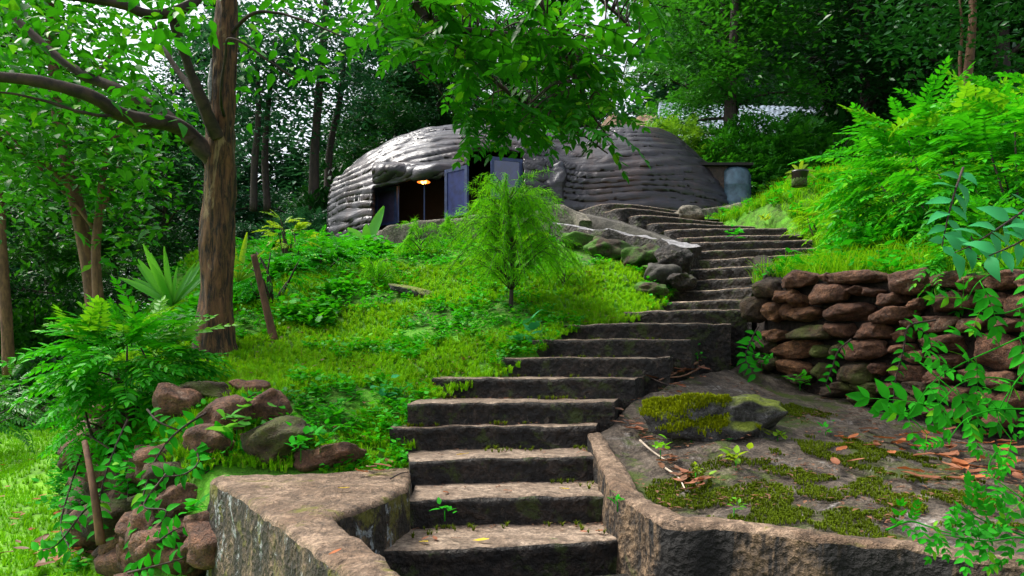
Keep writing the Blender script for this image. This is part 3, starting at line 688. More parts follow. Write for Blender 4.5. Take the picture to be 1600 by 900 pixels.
# interior dark partition
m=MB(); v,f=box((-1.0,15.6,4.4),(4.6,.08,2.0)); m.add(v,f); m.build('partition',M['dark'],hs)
M['bluepaint']=plain('dull blue shutter paint',(.012,.022,.11),.55,spec=.25)
M['bluedk']=plain('dark blue glass',(.008,.02,.10),.2,spec=.9)
M['frame']=plain('grey blue frame',(.03,.045,.12),.5,spec=.3)
M['purple']=plain('purplish grey shutter',(.04,.03,.07),.45)
def panel(a,b,y1,y2,Ya,Yb,mat,name,th=.05,frame=True,z=None):
    # vertical panel between pixel columns a,b and rows y1..y2 (top, bottom) at distances Ya,Yb
    A=W(a,y1,Ya);B=W(b,y1,Yb);zt=(A[2]+B[2])/2; zb=(W(a,y2,Ya)[2]+W(b,y2,Yb)[2])/2
    d=B-A; L=math.hypot(d[0],d[1]); rz=math.atan2(d[1],d[0]); c=((A[0]+B[0])/2,(A[1]+B[1])/2,(zt+zb)/2)
    m=MB(); v,f=box(c,(L-.06,th*.5,zt-zb-.06),rz); m.add(v,f); o=m.build(name,M[mat],hs,smooth=False)
    if frame:
        m=MB(); ux=np.array([math.cos(rz),math.sin(rz),0])
        for s in(-1,1):
            v,f=box(np.array(c)+ux*s*(L/2-.03),(.06,th,zt-zb),rz); m.add(v,f)
        for s in(-1,1):
            v,f=box(np.array(c)+np.array([0,0,s*((zt-zb)/2-.03)]),(L-.12,th-.006,.06),rz); m.add(v,f)
        m.build('frame',M['frame'],o,smooth=False,loc=tuple(hs.location)); 
    return o
o_=panel(587,621,294,352,14.6,14.3,'purple','shutter')
panel(696,731,262,338,13.45,13.1,'bluepaint','shutter')
panel(767,816,247,312,13.9,14.1,'bluedk','window')
panel(816,828,250,330,14.1,14.4,'purple','door_post',frame=False)
panel(692,697,268,345,13.8,13.8,'frame','window_post',.08,False)
panel(661.5,664.5,284,350,13.9,13.9,'frame','window_post',.05,False)
panel(621,624,288,350,14.1,14.1,'frame','window_post',.05,False)
panel(762,767,245,350,13.8,13.8,'frame','window_post',.06,False)
M['glass']=plain('dim window glass',(.01,.01,.014),.08,spec=.5)
# lamp
lp=thing('hanging_lamp',W(662,283,14.6),'small lit orange lamp hanging inside the dark window opening','lamp')
c=W(662,284,14.6); V0,F0_=ico(2)
m=MB(); m.add(V0*np.array([.06,.06,.05])+c,F0_); m.build('bulb',plain('lamp glow',(1,.5,.15),.5,emit=(1,.42,.08),es=3.5),lp)
a=np.linspace(0,2*np.pi,20); m=MB(); Vs=np.array([[c[0]+r*math.cos(t),c[1]+r*math.sin(t),c[2]+z] for r,z in((.04,.06),(.13,-.01)) for t in a[:-1]]); m.add(Vs,gridF(2,19,False,True)); m.build('lamp_shade',plain('orange lamp shade',(.5,.12,.02),.5,emit=(1,.22,.03),es=.5),lp)
m=MB(); v,f=tube([c+np.array([0,0,.1]),c+np.array([0,0,.7])],.01,5); m.add(v,f); m.build('cord',M['dark'],lp)
L=bpy.data.lights.new('lamp_light','POINT'); L.energy=.9; L.color=(1,.45,.12); L.shadow_soft_size=.1; lo=bpy.data.objects.new('lamp_light',L); COL.objects.link(lo); lo.location=c-np.array([0,.0,.18]); 
# arched entrance canopy in the dip between both lobes
m=MB(); 
v,f=stone(W(868,318,14.15),(.75,.5,1.3),.1,92,5,.0,.3); m=MB(); m.add(rough(v,.05,4,3),f); m.build('folded_wall',M['shell'],hs)
# low porch right
pr=thing('porch_block',W(1110,300,14.6),'low flat roofed dark brown block at the right end of the dome house','outbuilding')
M['rust']=rockmat('dark rusty render',(.04,.02,.014),(.10,.05,.03),2.5,.6,None,rough_=.6,fine=30)
m=MB(); v,f=box(W(1108,300,14.8)+np.array([.0,.3,-.1]),(.62,1.0,1.2)); m.add(v,f); m.build('wall',M['rust'],pr,smooth=False)
m=MB(); v,f=box(W(1127,262,14.8)+np.array([.0,.3,0]),(1.10,1.2,.05)); m.add(v,f); m.build('roof',M['dark'],pr,smooth=False)
tk=thing('water_tank',W(1146,320,14.8),'blue grey upright metal tank beside the right end of the dome house','tank')
c=W(1146,320,14.8); n=28; th=np.linspace(0,2*np.pi,n,endpoint=False); rings=[(.31,-.4),(.315,0),(.32,.02),(.315,.04),(.315,.34),(.322,.36),(.315,.38),(.315,.62),(.28,.69),(.0,.71)]
Vt=np.array([[c[0]+r*math.cos(t),c[1]+r*math.sin(t),c[2]+z] for r,z in rings for t in th]); m=MB(); m.add(Vt,gridF(len(rings),n,False,True)); m.build('tank_body',plain('blue grey metal',(.06,.11,.15),.4,.2),tk)
m=MB(); v,f=tube([c+np.array([0,0,.70]),c+np.array([0,0,.745])],.17,20); m.add(v,f); m.build('lid',M['dark'],tk)
m=MB(); v,f=tube([c+np.array([.34,0,-.3]),c+np.array([.34,0,.6]),c+np.array([.25,0,.68])],.012,6); m.add(v,f); m.build('pipe',M['frame'],tk)

# ------------------------------------------------------------------ shed with pale roof
sd_=thing('shed',W(1150,300,20),'shed with a large pale blue grey roof half hidden by trees behind the tank','shed')
n=150; u=np.linspace(0,1,n); A=W(1015,252,19.0);B=W(1300,258,18.6);C_=W(1300,168,23.5);D_=W(1030,160,24)
Vr=[]
for k in u:
    lo_=A+(B-A)*k; hi_=D_+(C_-D_)*k; w_=.012*math.sin(k*n*1.4)
    for q in (0,.5,1): p=lo_+(hi_-lo_)*q; Vr.append(p+np.array([0,0,w_]))
m=MB(); m.add(np.array(Vr),gridF(n,3)); o=m.build('roof',rockmat('pale corrugated roof',(.24,.31,.42),(.50,.60,.75),.7,.2,None,rough_=.5,fine=10),sd_)
sdm=o.modifiers.new('t','SOLIDIFY'); sdm.thickness=.04
m=MB(); c=(A+B)/2; v,f=box((c[0],c[1]+.6,c[2]-1.6),(B[0]-A[0]-.6,.12,2.9),math.atan2(B[1]-A[1],B[0]-A[0])); m.add(v,f); m.build('wall',M['rust'],sd_,smooth=False)
v,f=stone(W(985,225,22)+np.array([0,0,-1.4]),(3.4,2.4,4.6),.1,33,5,.0,.35); m=MB(); m.add(rough(v,.15,1.5,2),f); o=m.build('earth_bank',rockmat('tan earth cutting',(.22,.13,.08),(.42,.30,.2),1.5,.8,(.10,.16,.03),(.5,.6),.9,15)); tag(o,kind='structure')

# ------------------------------------------------------------------ trees
def limbs(rng,H,cb,cr,tr,nl,lean=0,droop=0.,sub=4):
    """returns tubes (V,F) list and tip samples"""
    tp=[];z=np.linspace(-.4,H*.92,12); wx=np.cumsum(rng.normal(0,.09,12))*H/14; wy=np.cumsum(rng.normal(0,.09,12))*H/14
    P=np.stack([wx-wx[0]+lean*z,wy-wy[0],z],1); trunk=tube(P,np.interp(z,[-.4,0,.6,H],[tr*1.5,tr*1.25,tr,tr*.2]),9,.15,rng.integers(99))
    T=[trunk]; pts=[]
    for k in range(nl):
        h=cb+(H*.95-cb)*((k+.5)/nl)+rng.normal(0,.2); h=min(max(h,cb*.8),H*.92)
        b=np.array([np.interp(h,z,P[:,i]) for i in range(3)])
        f=(h-cb)/(H-cb+1e-6); r=cr*(1-.75*max(f,0)**1.6)*(.55+.6*rng.random()); a=k*2.4+rng.normal(0,.5)
        e=b+np.array([math.cos(a)*r,math.sin(a)*r,r*(.35-droop)+rng.normal(0,.3)])
        mid=(b+e)/2+np.array([0,0,.12*r+.0])+rng.normal(0,.1*r,3)*.6
        Q=catmull([b,mid,e],8); T.append(tube(Q,np.linspace(tr*.38*(1-.5*f),.015,8),5))
        for q in range(sub):
            t=rng.uniform(.35,1); s=Q[int(t*7)]; d=rng.normal(0,1,3); d[2]*=.5; d/=np.linalg.norm(d); ee=s+d*r*.42*rng.uniform(.5,1)
            T.append(tube([s,(s+ee)/2+[0,0,.05],ee],[.02,.014,.006],4)); pts.append((s,ee,r))
        pts.append((Q[4],Q[7],r))
    return T,pts
def crown(rng,pts,nleaf,size,spread,T,flatn=.5,down=.25):
    k=rng.integers(0,len(pts),nleaf); t=rng.random(nleaf)**.7
    S=np.array([p[0] for p in pts])[k]; E=np.array([p[1] for p in pts])[k]
    P=S+(E-S)*t[:,None]*1.05+rng.normal(0,1,(nleaf,3))*spread*np.array([1,1,.6])
    D=rand_dirs(nleaf,rng,-.7,.3)
    return scatter(T,P,frames(D,rng.normal(0,flatn,nleaf)),size*rng.uniform(.6,1.3,nleaf))
def proto(seed,H,cb,cr,tr,nl,nleaf,size,spread,T):
    rng=np.random.default_rng(seed); TT,pts=limbs(rng,H,cb,cr,tr,nl,droop=.15,sub=5)
    m1=MB(); [m1.add(*t) for t in TT]; m2=MB(); m2.add(*crown(rng,pts,nleaf,size,spread,T)); return m1,m2
class Proto:
    def __init__(s,mbs,names,mats):
        s.me=[]
        for mb,nm,mt in zip(mbs,names,mats):
            o=mb.build(nm,mt); s.me.append((o.data,nm)); bpy.data.objects.remove(o)
    def place(s,name,loc,rz,sc,label,cat,group=None,mats=None):
        t=thing(name,loc,label,cat,group); t.rotation_euler=(0,0,rz); t.scale=(sc if hasattr(sc,'__len__') else (sc,)*3)
        for i,(me,nm) in enumerate(s.me):
            o=bpy.data.objects.new(nm,me); COL.objects.link(o); o.parent=t
            if mats and mats[i]:
                o.material_slots[0].link='OBJECT'; o.material_slots[0].material=mats[i]
        return t
TL=T_leaf_lo(.45); TF_far=T_frond(5,1,.36,.45,.3,np.random.default_rng(5),lo=True)
PT=[Proto(proto(11,15,2.2,4.6,.24,26,42000,.17,.34,TL),['trunk','crown'],[M['barkd'],M['fd']]),
    Proto(proto(12,13,1.5,4.0,.20,24,36000,.18,.36,TL),['trunk','crown'],[M['barkd'],M['fm']]),
    Proto(proto(13,17,6.0,3.6,.22,24,30000,.17,.32,TL),['trunk','crown'],[M['barkd'],M['fb']]),
    Proto(proto(14,14,3.0,4.2,.18,24,6500,.42,.35,TF_far),['trunk','crown'],[M['barkd'],M['fm']])]
def bush(seed,R,H,n,size,T,up=.4,holes=.5):
    rng=np.random.default_rng(seed); D=rand_dirs(n,rng,-.1,1); 
    r=rng.uniform(.35,1,n)**.45; lump=1+.28*nz(D*1.0,1.7,seed,3)
    P=D*r[:,None]*lump[:,None]*np.array([R,R,H])
    keep=nz(P/max(R,H)*3,1.3,seed+9,2)>-.28*holes; P=P[keep];D=D[keep]
    d=D*.8+rand_dirs(len(D),rng,-.5,.6)*.8; d[:,2]+=up-.35
    m2=MB(); m2.add(*scatter(T,P,frames(d,rng.normal(0,.4,len(d))),size*rng.uniform(.65,1.25,len(d))))
    m1=MB()
    for k in range(10):
        a=k*2.4; e=np.array([math.cos(a)*R*.6,math.sin(a)*R*.6,H*rng.uniform(.5,.85)]); m1.add(*tube(catmull([[0,0,-.1],e*[.3,.3,.5],e],7),np.linspace(.03,.008,7),5))
    return m1,m2
PB=[Proto(bush(21,1.5,1.7,9000,.17,TL),['stems','foliage'],[M['barkd'],M['fd']]),
    Proto(bush(22,1.4,1.4,2600,.34,TF_far),['stems','foliage'],[M['barkd'],M['fm']]),
    Proto(bush(23,1.3,2.2,8000,.19,TL),['stems','foliage'],[M['barkd'],M['fb']])]
def gz(x,y): return float(HG(np.array(x),np.array(y)))
FG='forest trees behind the dome house and the lawn'
rz_=random.Random(5)
TR=[ # px, Y, proto, scale, material, label
(-40,21,0,.95,'fd','dark leafy tree at the far left edge behind the lawn'),
(70,25,1,.6,'fm','green tree rising behind the thin leftmost trunk'),
(170,27,3,.6,'fm','tree with light feathery foliage behind the pair of slender trunks'),
(250,22,0,.62,'fd','dark tree just left of the big foreground trunk'),
(320,31,2,.95,'fb','tall tree hidden behind the big foreground trunk'),
(395,27,1,.50,'fb','bluish green tree immediately right of the big trunk'),
(490,25,1,.45,'fb','bare stemmed tree in front of the bright sky gap left of the dome'),
(560,27,1,.62,'fd','thin dark tree right of the sky gap behind the dome left end'),
(612,23,1,.72,'fd','dark tree directly behind the left end of the dome'),
(690,25,0,.68,'fb','broad dark tree behind the left half of the dome roof'),
(780,30,1,.85,'fm','green tree behind the middle of the dome roof'),
(860,26,0,.78,'fd','dark tree behind the dip between both roof humps'),
(930,34,2,.6,'fb','tall bluish tree above the right roof hump'),
(1085,31,3,.9,'fm','feathery green tree above the pale shed roof'),
(1140,17.5,2,.75,'fm','dark stemmed tree in front of the pale shed roof'),
(1300,21,0,.95,'fd','dense dark tree right of the pale shed roof'),
(1330,19,1,1.0,'fd','dark tree above the bank shrub'),
(1430,22,0,1.05,'fd','big dark tree behind the large bright shrub'),
(1560,18,0,1.0,'fd','dark tree at the right edge behind the reddish trunk'),
(1680,21,1,1.0,'fd','dark tree outside the right edge with branches reaching in'),
(-150,28,1,1.1,'fm','tree beyond the left edge behind the lawn'),
(1000,42,1,.7,'fm','far tree seen between the hump and the shed roof'),
(1300,32,0,1.2,'fb','tall far tree behind the dark right hand trees'),
(1510,30,0,1.2,'fd','far dark tree filling the upper right corner'),
(640,38,2,1.0,'fb','far thin tree above the left roof slope')]
for px,Y,k,s,mt,lb in TR:
    x=(px-800)/F0*Y; PT[k].place('forest_tree',(x,Y,gz(x,Y)-.1),rz_.uniform(0,6),(s,s,s*(.72 if px==1140 else rz_.uniform(.95,1.1))),lb,'tree',FG,[None,M[mt]])
BS=[(-60,19.5,0,1.2,'fd'),(40,20,1,1.3,'fm'),(120,19,0,1.25,'fd'),(215,20,1,1.1,'fm'),(290,19,0,1.0,'fd'),(60,23,2,1.8,'fm'),(180,24,0,1.9,'fd'),(260,24,1,2.0,'fm'),
(360,17,2,1.5,'fb'),(410,15.5,1,.9,'fb'),(455,17,0,1.1,'fd'),(495,16,1,.9,'fb'),(540,19.5,2,1.4,'fd'),(380,21,0,2.3,'fb'),(455,22,2,2.0,'fb'),(600,21.5,0,1.8,'fd'),(690,22,2,1.8,'fb'),(780,22,0,1.4,'fd'),(880,21,1,1.4,'fm'),
(1075,18.2,1,.55,'fm'),(1180,17.2,1,.7,'fm'),(1235,16.5,0,.65,'fm'),(1290,15.5,1,1.0,'fm'),(1370,16,0,1.3,'fd'),(1480,15,0,1.3,'fd'),(1590,14,2,1.2,'fd'),(1700,14,0,1.3,'fd'),(1300,20,2,2.0,'fd'),(1450,19,0,2.2,'fd'),(1600,18,2,2,'fd')]
BL=['at the left edge of the lawn','low at the back of the lawn beside the thin leftmost trunk','behind the lawn between the slender trunks','right of the slender pair of trunks','just left of the big trunk','tall, behind the leftmost thin trunk','tall dark one behind the slender trunks','tall light one left of the big trunk',
'right behind the big trunk','low one right of the big trunk','between the big trunk and the dome','touching the left end of the dome','behind the left end of the dome','tall one right of the big trunk','tall one under the sky gap','behind the left slope of the dome','behind the left roof hump','behind the roof centre','behind the dip of the roof',
'light green one in front of the shed roof','green one right of the tank','right of the tank near the bank','behind the potted plant','dark one behind the big shrub left side','dark one behind the big shrub','at the right edge behind the shrub','past the right edge','tall dark one beyond the potted plant','tall dark one above the big shrub','tall dark one at the upper right']
for (px,Y,k,s,mt),lb in zip(BS,BL):
    x=(px-800)/F0*Y; PB[k].place('forest_bush',(x,Y,gz(x,Y)-.15),rz_.uniform(0,6),s,'leafy understorey bush '+lb,'bush','understorey bushes at the forest edge',[None,M[mt]])
v,f=stone((5.3,17.9,4.3),(6.2,1.8,3.5),.05,55,5,.0,.25); m=MB(); m.add(rough(v,.12,1.5,2),f); tag(m.build('hillside_bank',M['mound']),kind='structure')
for px,Y,z0,k,sc3,mt,lb in[(1050,17.6,5.9,1,.85,'lime2','lime green bush directly behind the right end of the dome roof'),(1000,18.4,5.5,1,.7,'lime2','lime green bush behind the top of the right dome hump'),(1148,16.9,5.9,0,.72,'fm','leafy bush around the dark trunk before the pale roof'),(1150,16.7,5.2,1,.8,'fm','lower feathery bush under the dark trunk before the pale roof'),(1228,17.3,5.6,1,1.0,'fm','green bush covering the lower right of the pale roof'),(1290,17.0,4.9,0,1.15,'fm','dense bush at the right end of the pale roof'),(1100,17.2,5.7,1,.6,'lime2','small green bush right behind the flat porch roof')]:
    x=(px-800)/F0*Y; PB[k].place('forest_bush',(x,Y,z0),rz_.uniform(0,6),sc3,lb,'bush','understorey bushes at the forest edge',[None,M[mt]])
# distant wood as one mass
rng=np.random.default_rng(77); m=MB()
for k in range(34):
    px=-300+k*65+rng.normal(0,15); Y=rng.uniform(44,49); x=(px-800)/F0*Y; g=gz(x,Y)
    yt=(135 if px<330 else 205 if px<600 else 150 if px<1060 else -80)+rng.normal(0,18); H=W(px,yt,Y)[2]-g
    n=8000; D=rand_dirs(n,rng,-1,1); r=rng.random(n)**.4; P=D*r[:,None]*(1+.3*nz(D,1.5,k,2))[:,None]*np.array([3.6,3,H/2])+[x,Y,g+H/2]
    m.add(*scatter(T_leaf_lo(.55),P,frames(rand_dirs(n,rng,-.6,.4)),.58*rng.uniform(.6,1.3,n)))
tag(m.build('distant_wood',M['fb']),'far off mass of bluish green forest',kind='stuff')

# slender trunks
def slender(label,path,r,mat,leafs=None,lm='fm',name='slender_tree',tops=None,cat='tree',extra=None,nl=2200,ls=.16,sp=.35):
    P=[W(*p) for p in path]; base=P[0].copy(); t=thing(name,base,label,cat,'slender trees at the forest edge' )
    Q=catmull(P,26); m=MB(); m.add(*tube(Q,np.linspace(r,r*.45,26),8,.15,3))
    pts=[(Q[-6],Q[-1],1)]
    for e in (extra or []):
        E=[W(*p) for p in e]; q=catmull(E,12); m.add(*tube(q,np.linspace(r*.45,r*.14,12),6)); pts+= [(q[3],q[-1],1)]*2
    m.build('trunk',mat,t)
    rng=np.random.default_rng(int(abs(base[0])*100)+3)
    for k in range(14):
        s=Q[rng.integers(14,26)]; e=s+rng.normal(0,1,3)*[1.0,.8,.6]; pts.append((s,e,1)); 
    m=MB(); m.add(*crown(rng,pts,nl,ls,sp,TL)); m.build('crown',M[lm],t)
slender('taller reddish brown slender trunk of the close pair left of the big tree',[(152,505,11),(140,420,11),(118,310,11),(98,220,11),(88,150,11),(80,40,11),(75,-80,11)],.13,M['barkr'],lm='can',extra=[[(118,300,11),(70,255,10.8),(20,230,10.5),(-40,190,10)],[(95,200,11),(150,120,11.5),(190,60,12)]],nl=3800,ls=.17,sp=.5)
slender('thinner slender stem standing right beside the taller one of the pair',[(156,500,10.8),(150,400,10.8),(155,330,10.8),(165,250,10.8),(188,200,10.8)],.085,M['barkr'],lm='can',extra=[[(150,360,10.8),(110,310,10.8),(60,260,10.6),(5,200,10.4)],[(158,330,10.8),(178,290,10.8),(185,250,10.8)]],nl=1500)
slender('single thin pale brown trunk at the left edge above the lawn',[(14,588,16),(10,500,16),(5,420,16),(0,330,16),(-8,200,16),(-10,60,16)],.13,M['barkr'],lm='fm',nl=2600,ls=.2,sp=.7)
for i,(pa,r,lb) in enumerate([([(490,330,19),(492,240,19),(497,160,19),(505,60,19),(512,-60,19)],.14,'dark upright trunk nearest the sky gap left of the dome'),
 ([(512,320,20),(516,230,20),(532,150,20),(540,60,20)],.12,'dark trunk leaning right beside the sky gap'),
 ([(396,330,18),(398,250,18),(404,180,18),(400,60,18)],.10,'thin dark trunk closest to the big trunk on its right'),
 ([(418,330,18.5),(414,250,18.5),(418,180,18.5),(430,60,18)],.10,'second thin dark trunk right of the big trunk'),
 ([(1143,300,17),(1140,200,17),(1143,120,17),(1147,40,17),(1150,-60,17)],.17,'dark trunk crossing the pale shed roof')]):
    slender(lb,pa,r,M['barkd'],lm='fb' if i<4 else 'fm',nl=2600,sp=.8,ls=.17)
slender('reddish forked trunk at the upper right above the large shrub',[(1508,210,12.5),(1508,150,12.5),(1515,90,12.5),(1520,20,12.5),(1515,-60,12.5)],.10,M['barkr'],lm='fd',extra=[[(1506,170,12.5),(1500,100,12.6),(1503,40,12.7),(1495,-40,12.8)]],nl=2500,sp=.7)

# ------------------------------------------------------------------ the big foreground tree
bt=thing('big_tree',W(337,548,7.0),'thick rough barked tree in the left foreground with spreading branches and leafy canopy','tree')
P=np.array([W(336,575,7.0),W(335,545,7.0),W(335,510,7.0),W(339,440,7.0),W(341,330,7.0),W(344,230,7.0),W(350,110,7.0),W(354,0,7.0),W(358,-120,7.0),W(362,-260,7.0)])
Q=catmull(P,150); zz=Q[:,2]; R=np.interp(zz,[1.4,1.7,2.1,2.8,3.6,4.3,5,6.5],[.24,.19,.155,.145,.13,.112,.10,.08])
v,f=tube(Q,R,40,.16,2); v=v+np.stack([nz(v*np.array([1,1,.22]),9,5+k,3)*.026 for k in range(3)],1); m=MB(); m.add(v,f); m.build('trunk',M['bark'],bt)
NB=[]
def branch(path,r0,r1,n=60,twigs=0):
    q=catmull([W(*p) for p in path],n); v,f=tube(q,np.linspace(r0*.8,r1*.75,n),10,.3,len(NB)); v=v+nz(v,7,3,2)[:,None]*.008; m=MB(); m.add(v,f); m.build('branch',M['bark2'],bt); NB.append(q); return q
b1=branch([(345,262,7),(318,236,6.9),(292,208,6.8),(262,192,6.6),(225,190,6.4),(185,178,6.2),(150,155,6.0),(110,140,5.9),(60,128,5.8),(0,120,5.7),(-60,112,5.6)],.10,.045)
b2=branch([(300,222,6.8),(270,190,6.8),(225,160,6.8),(170,135,6.8),(130,118,6.8),(90,90,6.8),(30,35,6.8),(-20,-20,6.8)],.07,.035)
b3=branch([(338,215,6.9),(316,160,6.7),(298,115,6.6),(285,75,6.5),(270,28,6.4)],.085,.05)
b4=branch([(310,150,6.7),(285,120,6.8),(262,85,6.9),(250,60,7.0),(235,20,7)],.04,.02)
b5=branch([(370,-60,6.9),(330,-25,6.6),(300,5,6.4),(262,20,6.3),(228,22,6.2),(200,10,6.1),(150,0,6.0),(90,-8,5.9)],.07,.035)
b6=branch([(352,190,7),(345,150,6.6),(352,90,6.4),(362,60,6.3),(420,95,6.3),(470,130,6.4)],.02,.008)
b7=branch([(356,-140,7),(450,-150,6.6),(560,-80,6.3),(640,2,6.2),(690,42,6.2),(760,50,6.2),(830,60,6.2),(900,95,6.3)],.07,.02)
b8=branch([(690,42,6.2),(715,75,6.2),(760,115,6.3),(800,150,6.4),(850,175,6.5),(900,205,6.5),(950,240,6.5)],.03,.008)
b9=branch([(560,-80,6.3),(590,0,6.4),(600,40,6.4),(625,62,6.5),(650,110,6.5)],.025,.008)
b10=branch([(450,-150,6.6),(700,-130,6.2),(820,-60,6.0),(855,30,6.0),(890,100,6.1),(915,160,6.2),(960,230,6.3)],.05,.008)
b11=branch([(820,-60,6.0),(900,-30,5.9),(960,20,6.0),(1000,60,6.1)],.03,.01)
b12=branch([(185,178,6.2),(150,180,6.0),(95,165,5.9),(40,150,5.8),(-30,140,5.7)],.02,.01)
b13=branch([(352,60,7),(400,20,6.8),(470,30,6.7),(540,60,6.6)],.025,.008)
m=MB(); q=catmull([W(331,92,6.93),W(330,120,6.92),W(329,145,6.92),W(326,172,6.92)],16); v,f=tube(q,np.concatenate([np.linspace(.008,.03,8),np.linspace(.03,.006,8)]),7,.5,4); m.add(v,f); m.build('lichen_strip',rockmat('pale lichen',(.45,.45,.47),(.7,.7,.72),6,.6,fine=40),bt)
# hanging fronds
rng=np.random.default_rng(41)
FR=[T_frond(6,1,.34,.46,.12+.12*k,np.random.default_rng(50+k)) for k in range(5)]
def fronds(P,D,S,T=FR,rng=rng,rollsd=.35):
    k=rng.integers(0,len(T),len(P)); out=MB()
    for j in range(len(T)):
        q=k==j
        if q.any(): out.add(*scatter(T[j],P[q],frames(D[q],rng.normal(0,rollsd,q.sum())),S[q]))
    return out
def polyfill(poly,n,y0,y1,rng):
    x0=min(p[0] for p in poly);x1=max(p[0] for p in poly);a=min(p[1] for p in poly);b=max(p[1] for p in poly)
    px=rng.uniform(x0,x1,n*4);py=rng.uniform(a,b,n*4);k=inpoly(px,py,poly); px=px[k][:n];py=py[k][:n]; Y=rng.uniform(y0,y1,len(px))
    return np.stack([(px-800)/F0*Y,Y,EYE+(HOR-py)/F0*Y],1)
poly=[(520,-80),(1030,-80),(1010,20),(950,60),(975,130),(950,215),(880,190),(830,200),(770,180),(700,195),(720,150),(670,90),(620,60),(560,20)]
P=polyfill(poly,520,5.4,7.6,rng)
keep=nz(P,1.4,3,2)>-.06; P=P[keep]
D=rand_dirs(len(P),rng,-.45,.2); S=rng.uniform(.30,.52,len(P))
tw=MB()
bp=np.vstack(NB[6:12])
for p in P:
    j=np.argmin(np.linalg.norm(bp-p,axis=1)); b=bp[j]
    if np.linalg.norm(b-p)<1.1: tw.add(*tube(catmull([b,(b+p)/2+[0,0,.08],p],6),np.linspace(.009,.004,6),4))
tw.build('twigs',M['bark2'],bt)
fronds(P,D,S).build('hanging_foliage',M['can'],bt)
# sparse light sprays under the canopy edge
P=polyfill([(700,150),(960,150),(975,245),(900,225),(850,235),(770,225),(735,235),(690,215)],34,5.6,6.4,rng); D=rand_dirs(len(P),rng,-.55,0)
fronds(P,D,rng.uniform(.26,.42,len(P))).build('lower_spray',M['lime'] if 0 else M['can'],bt)
# broad leaves upper left
TLv=[T_leaf(.5,.08,.15+.1*k,.3) for k in range(4)]
def leafcloud(poly,n,y0,y1,size,thr,rng,ns=1.1,seed=1,T=TLv,zl=(-.7,.25)):
    P=polyfill(poly,n,y0,y1,rng); P=P[nz(P,ns,seed,2)>thr]; D=rand_dirs(len(P),rng,*zl); k=rng.integers(0,len(T),len(P)); m=MB()
    for j in range(len(T)):
        q=k==j; m.add(*scatter(T[j],P[q],frames(D[q],rng.normal(0,.45,q.sum())),size*rng.uniform(.6,1.35,q.sum())))
    return m
leafcloud([(-60,-60),(345,-60),(330,60),(250,60),(215,110),(300,170),(250,250),(150,215),(60,190),(-60,250)],2500,5.4,8.6,.125,.03,rng,1.2,4).build('broad_foliage',M['can'],bt)
leafcloud([(368,-60),(620,-60),(590,60),(540,120),(480,130),(430,110),(380,210),(366,120)],700,6.0,8.5,.125,.03,rng,1.2,9).build('right_foliage',M['can'],bt)
leafcloud([(-60,200),(120,210),(260,240),(290,330),(200,400),(60,350),(-60,330)],1300,9.0,12.5,.17,-.02,rng,.7,5).build('back_foliage',M['fm'],bt)

# ------------------------------------------------------------------ grass
def tuft(n,h,w,seed,lean=.5):
    r=np.random.default_rng(seed); V=[];F=[]
    for k in range(n):
        a=r.uniform(0,6.28); b=r.uniform(0,.3,2)*h-.15*h; d=np.array([math.cos(a),math.sin(a)])*h*lean*r.uniform(.3,1.3); H=h*r.uniform(.6,1.1); s=np.array([-math.sin(a),math.cos(a)])*w/2
        V+= [[b[0]-s[0],b[1]-s[1],-.01],[b[0]+s[0],b[1]+s[1],-.01],[b[0]+d[0]*.4+s[0]*.7,b[1]+d[1]*.4+s[1]*.7,H*.65],[b[0]+d[0]*.4-s[0]*.7,b[1]+d[1]*.4-s[1]*.7,H*.65],[b[0]+d[0],b[1]+d[1],H]]
        q=len(V)-5; F+= [[q,q+1,q+2],[q,q+2,q+3],[q+3,q+2,q+4]]
    return np.array(V),np.array(F)
def plant(T,P,rng,s0=.6,s1=1.4,tilt=.15):
    n=len(P); a=rng.uniform(0,6.28,n); R=np.zeros((n,3,3)); c,s=np.cos(a),np.sin(a)
    R[:,0,0]=c;R[:,0,1]=-s;R[:,1,0]=s;R[:,1,1]=c;R[:,2,2]=1
    return scatter(T,P,R,rng.uniform(s0,s1,n))
def area(n,x0,x1,y0,y1,fn,keep,rng,ys=1.0):
    x=rng.uniform(x0,x1,n); y=y0+(y1-y0)*rng.random(n)**ys; k=keep(x,y); x,y=x[k],y[k]; return np.stack([x,y,fn(x,y)],1)
rng=np.random.default_rng(91)
onmound=lambda x,y:(rubd(x,y)>.05)&(x<np.maximum(SL(y),SL(y+.2))+.06)&~((y<4.6)&(x>-2))&(y<12.2)&~((x>.6)&(y>9.3))
P=area(60000,-4.8,2.0,4.4,12.2,HL,onmound,rng,1.3); pn=nz(P,.9,6,3)
g=MB()
for k,(h,w) in enumerate([(.036,.008),(.055,.006),(.030,.010)]):
    q=(rng.integers(0,3,len(P))==k)&(pn>-.25); g.add(*plant(tuft(11,h,w,k,.8),P[q]+[0,0,.02],rng))
tag(g.build('slope_grass',M['grass']),'short bright green grass covering the slope left of the steps',kind='stuff')
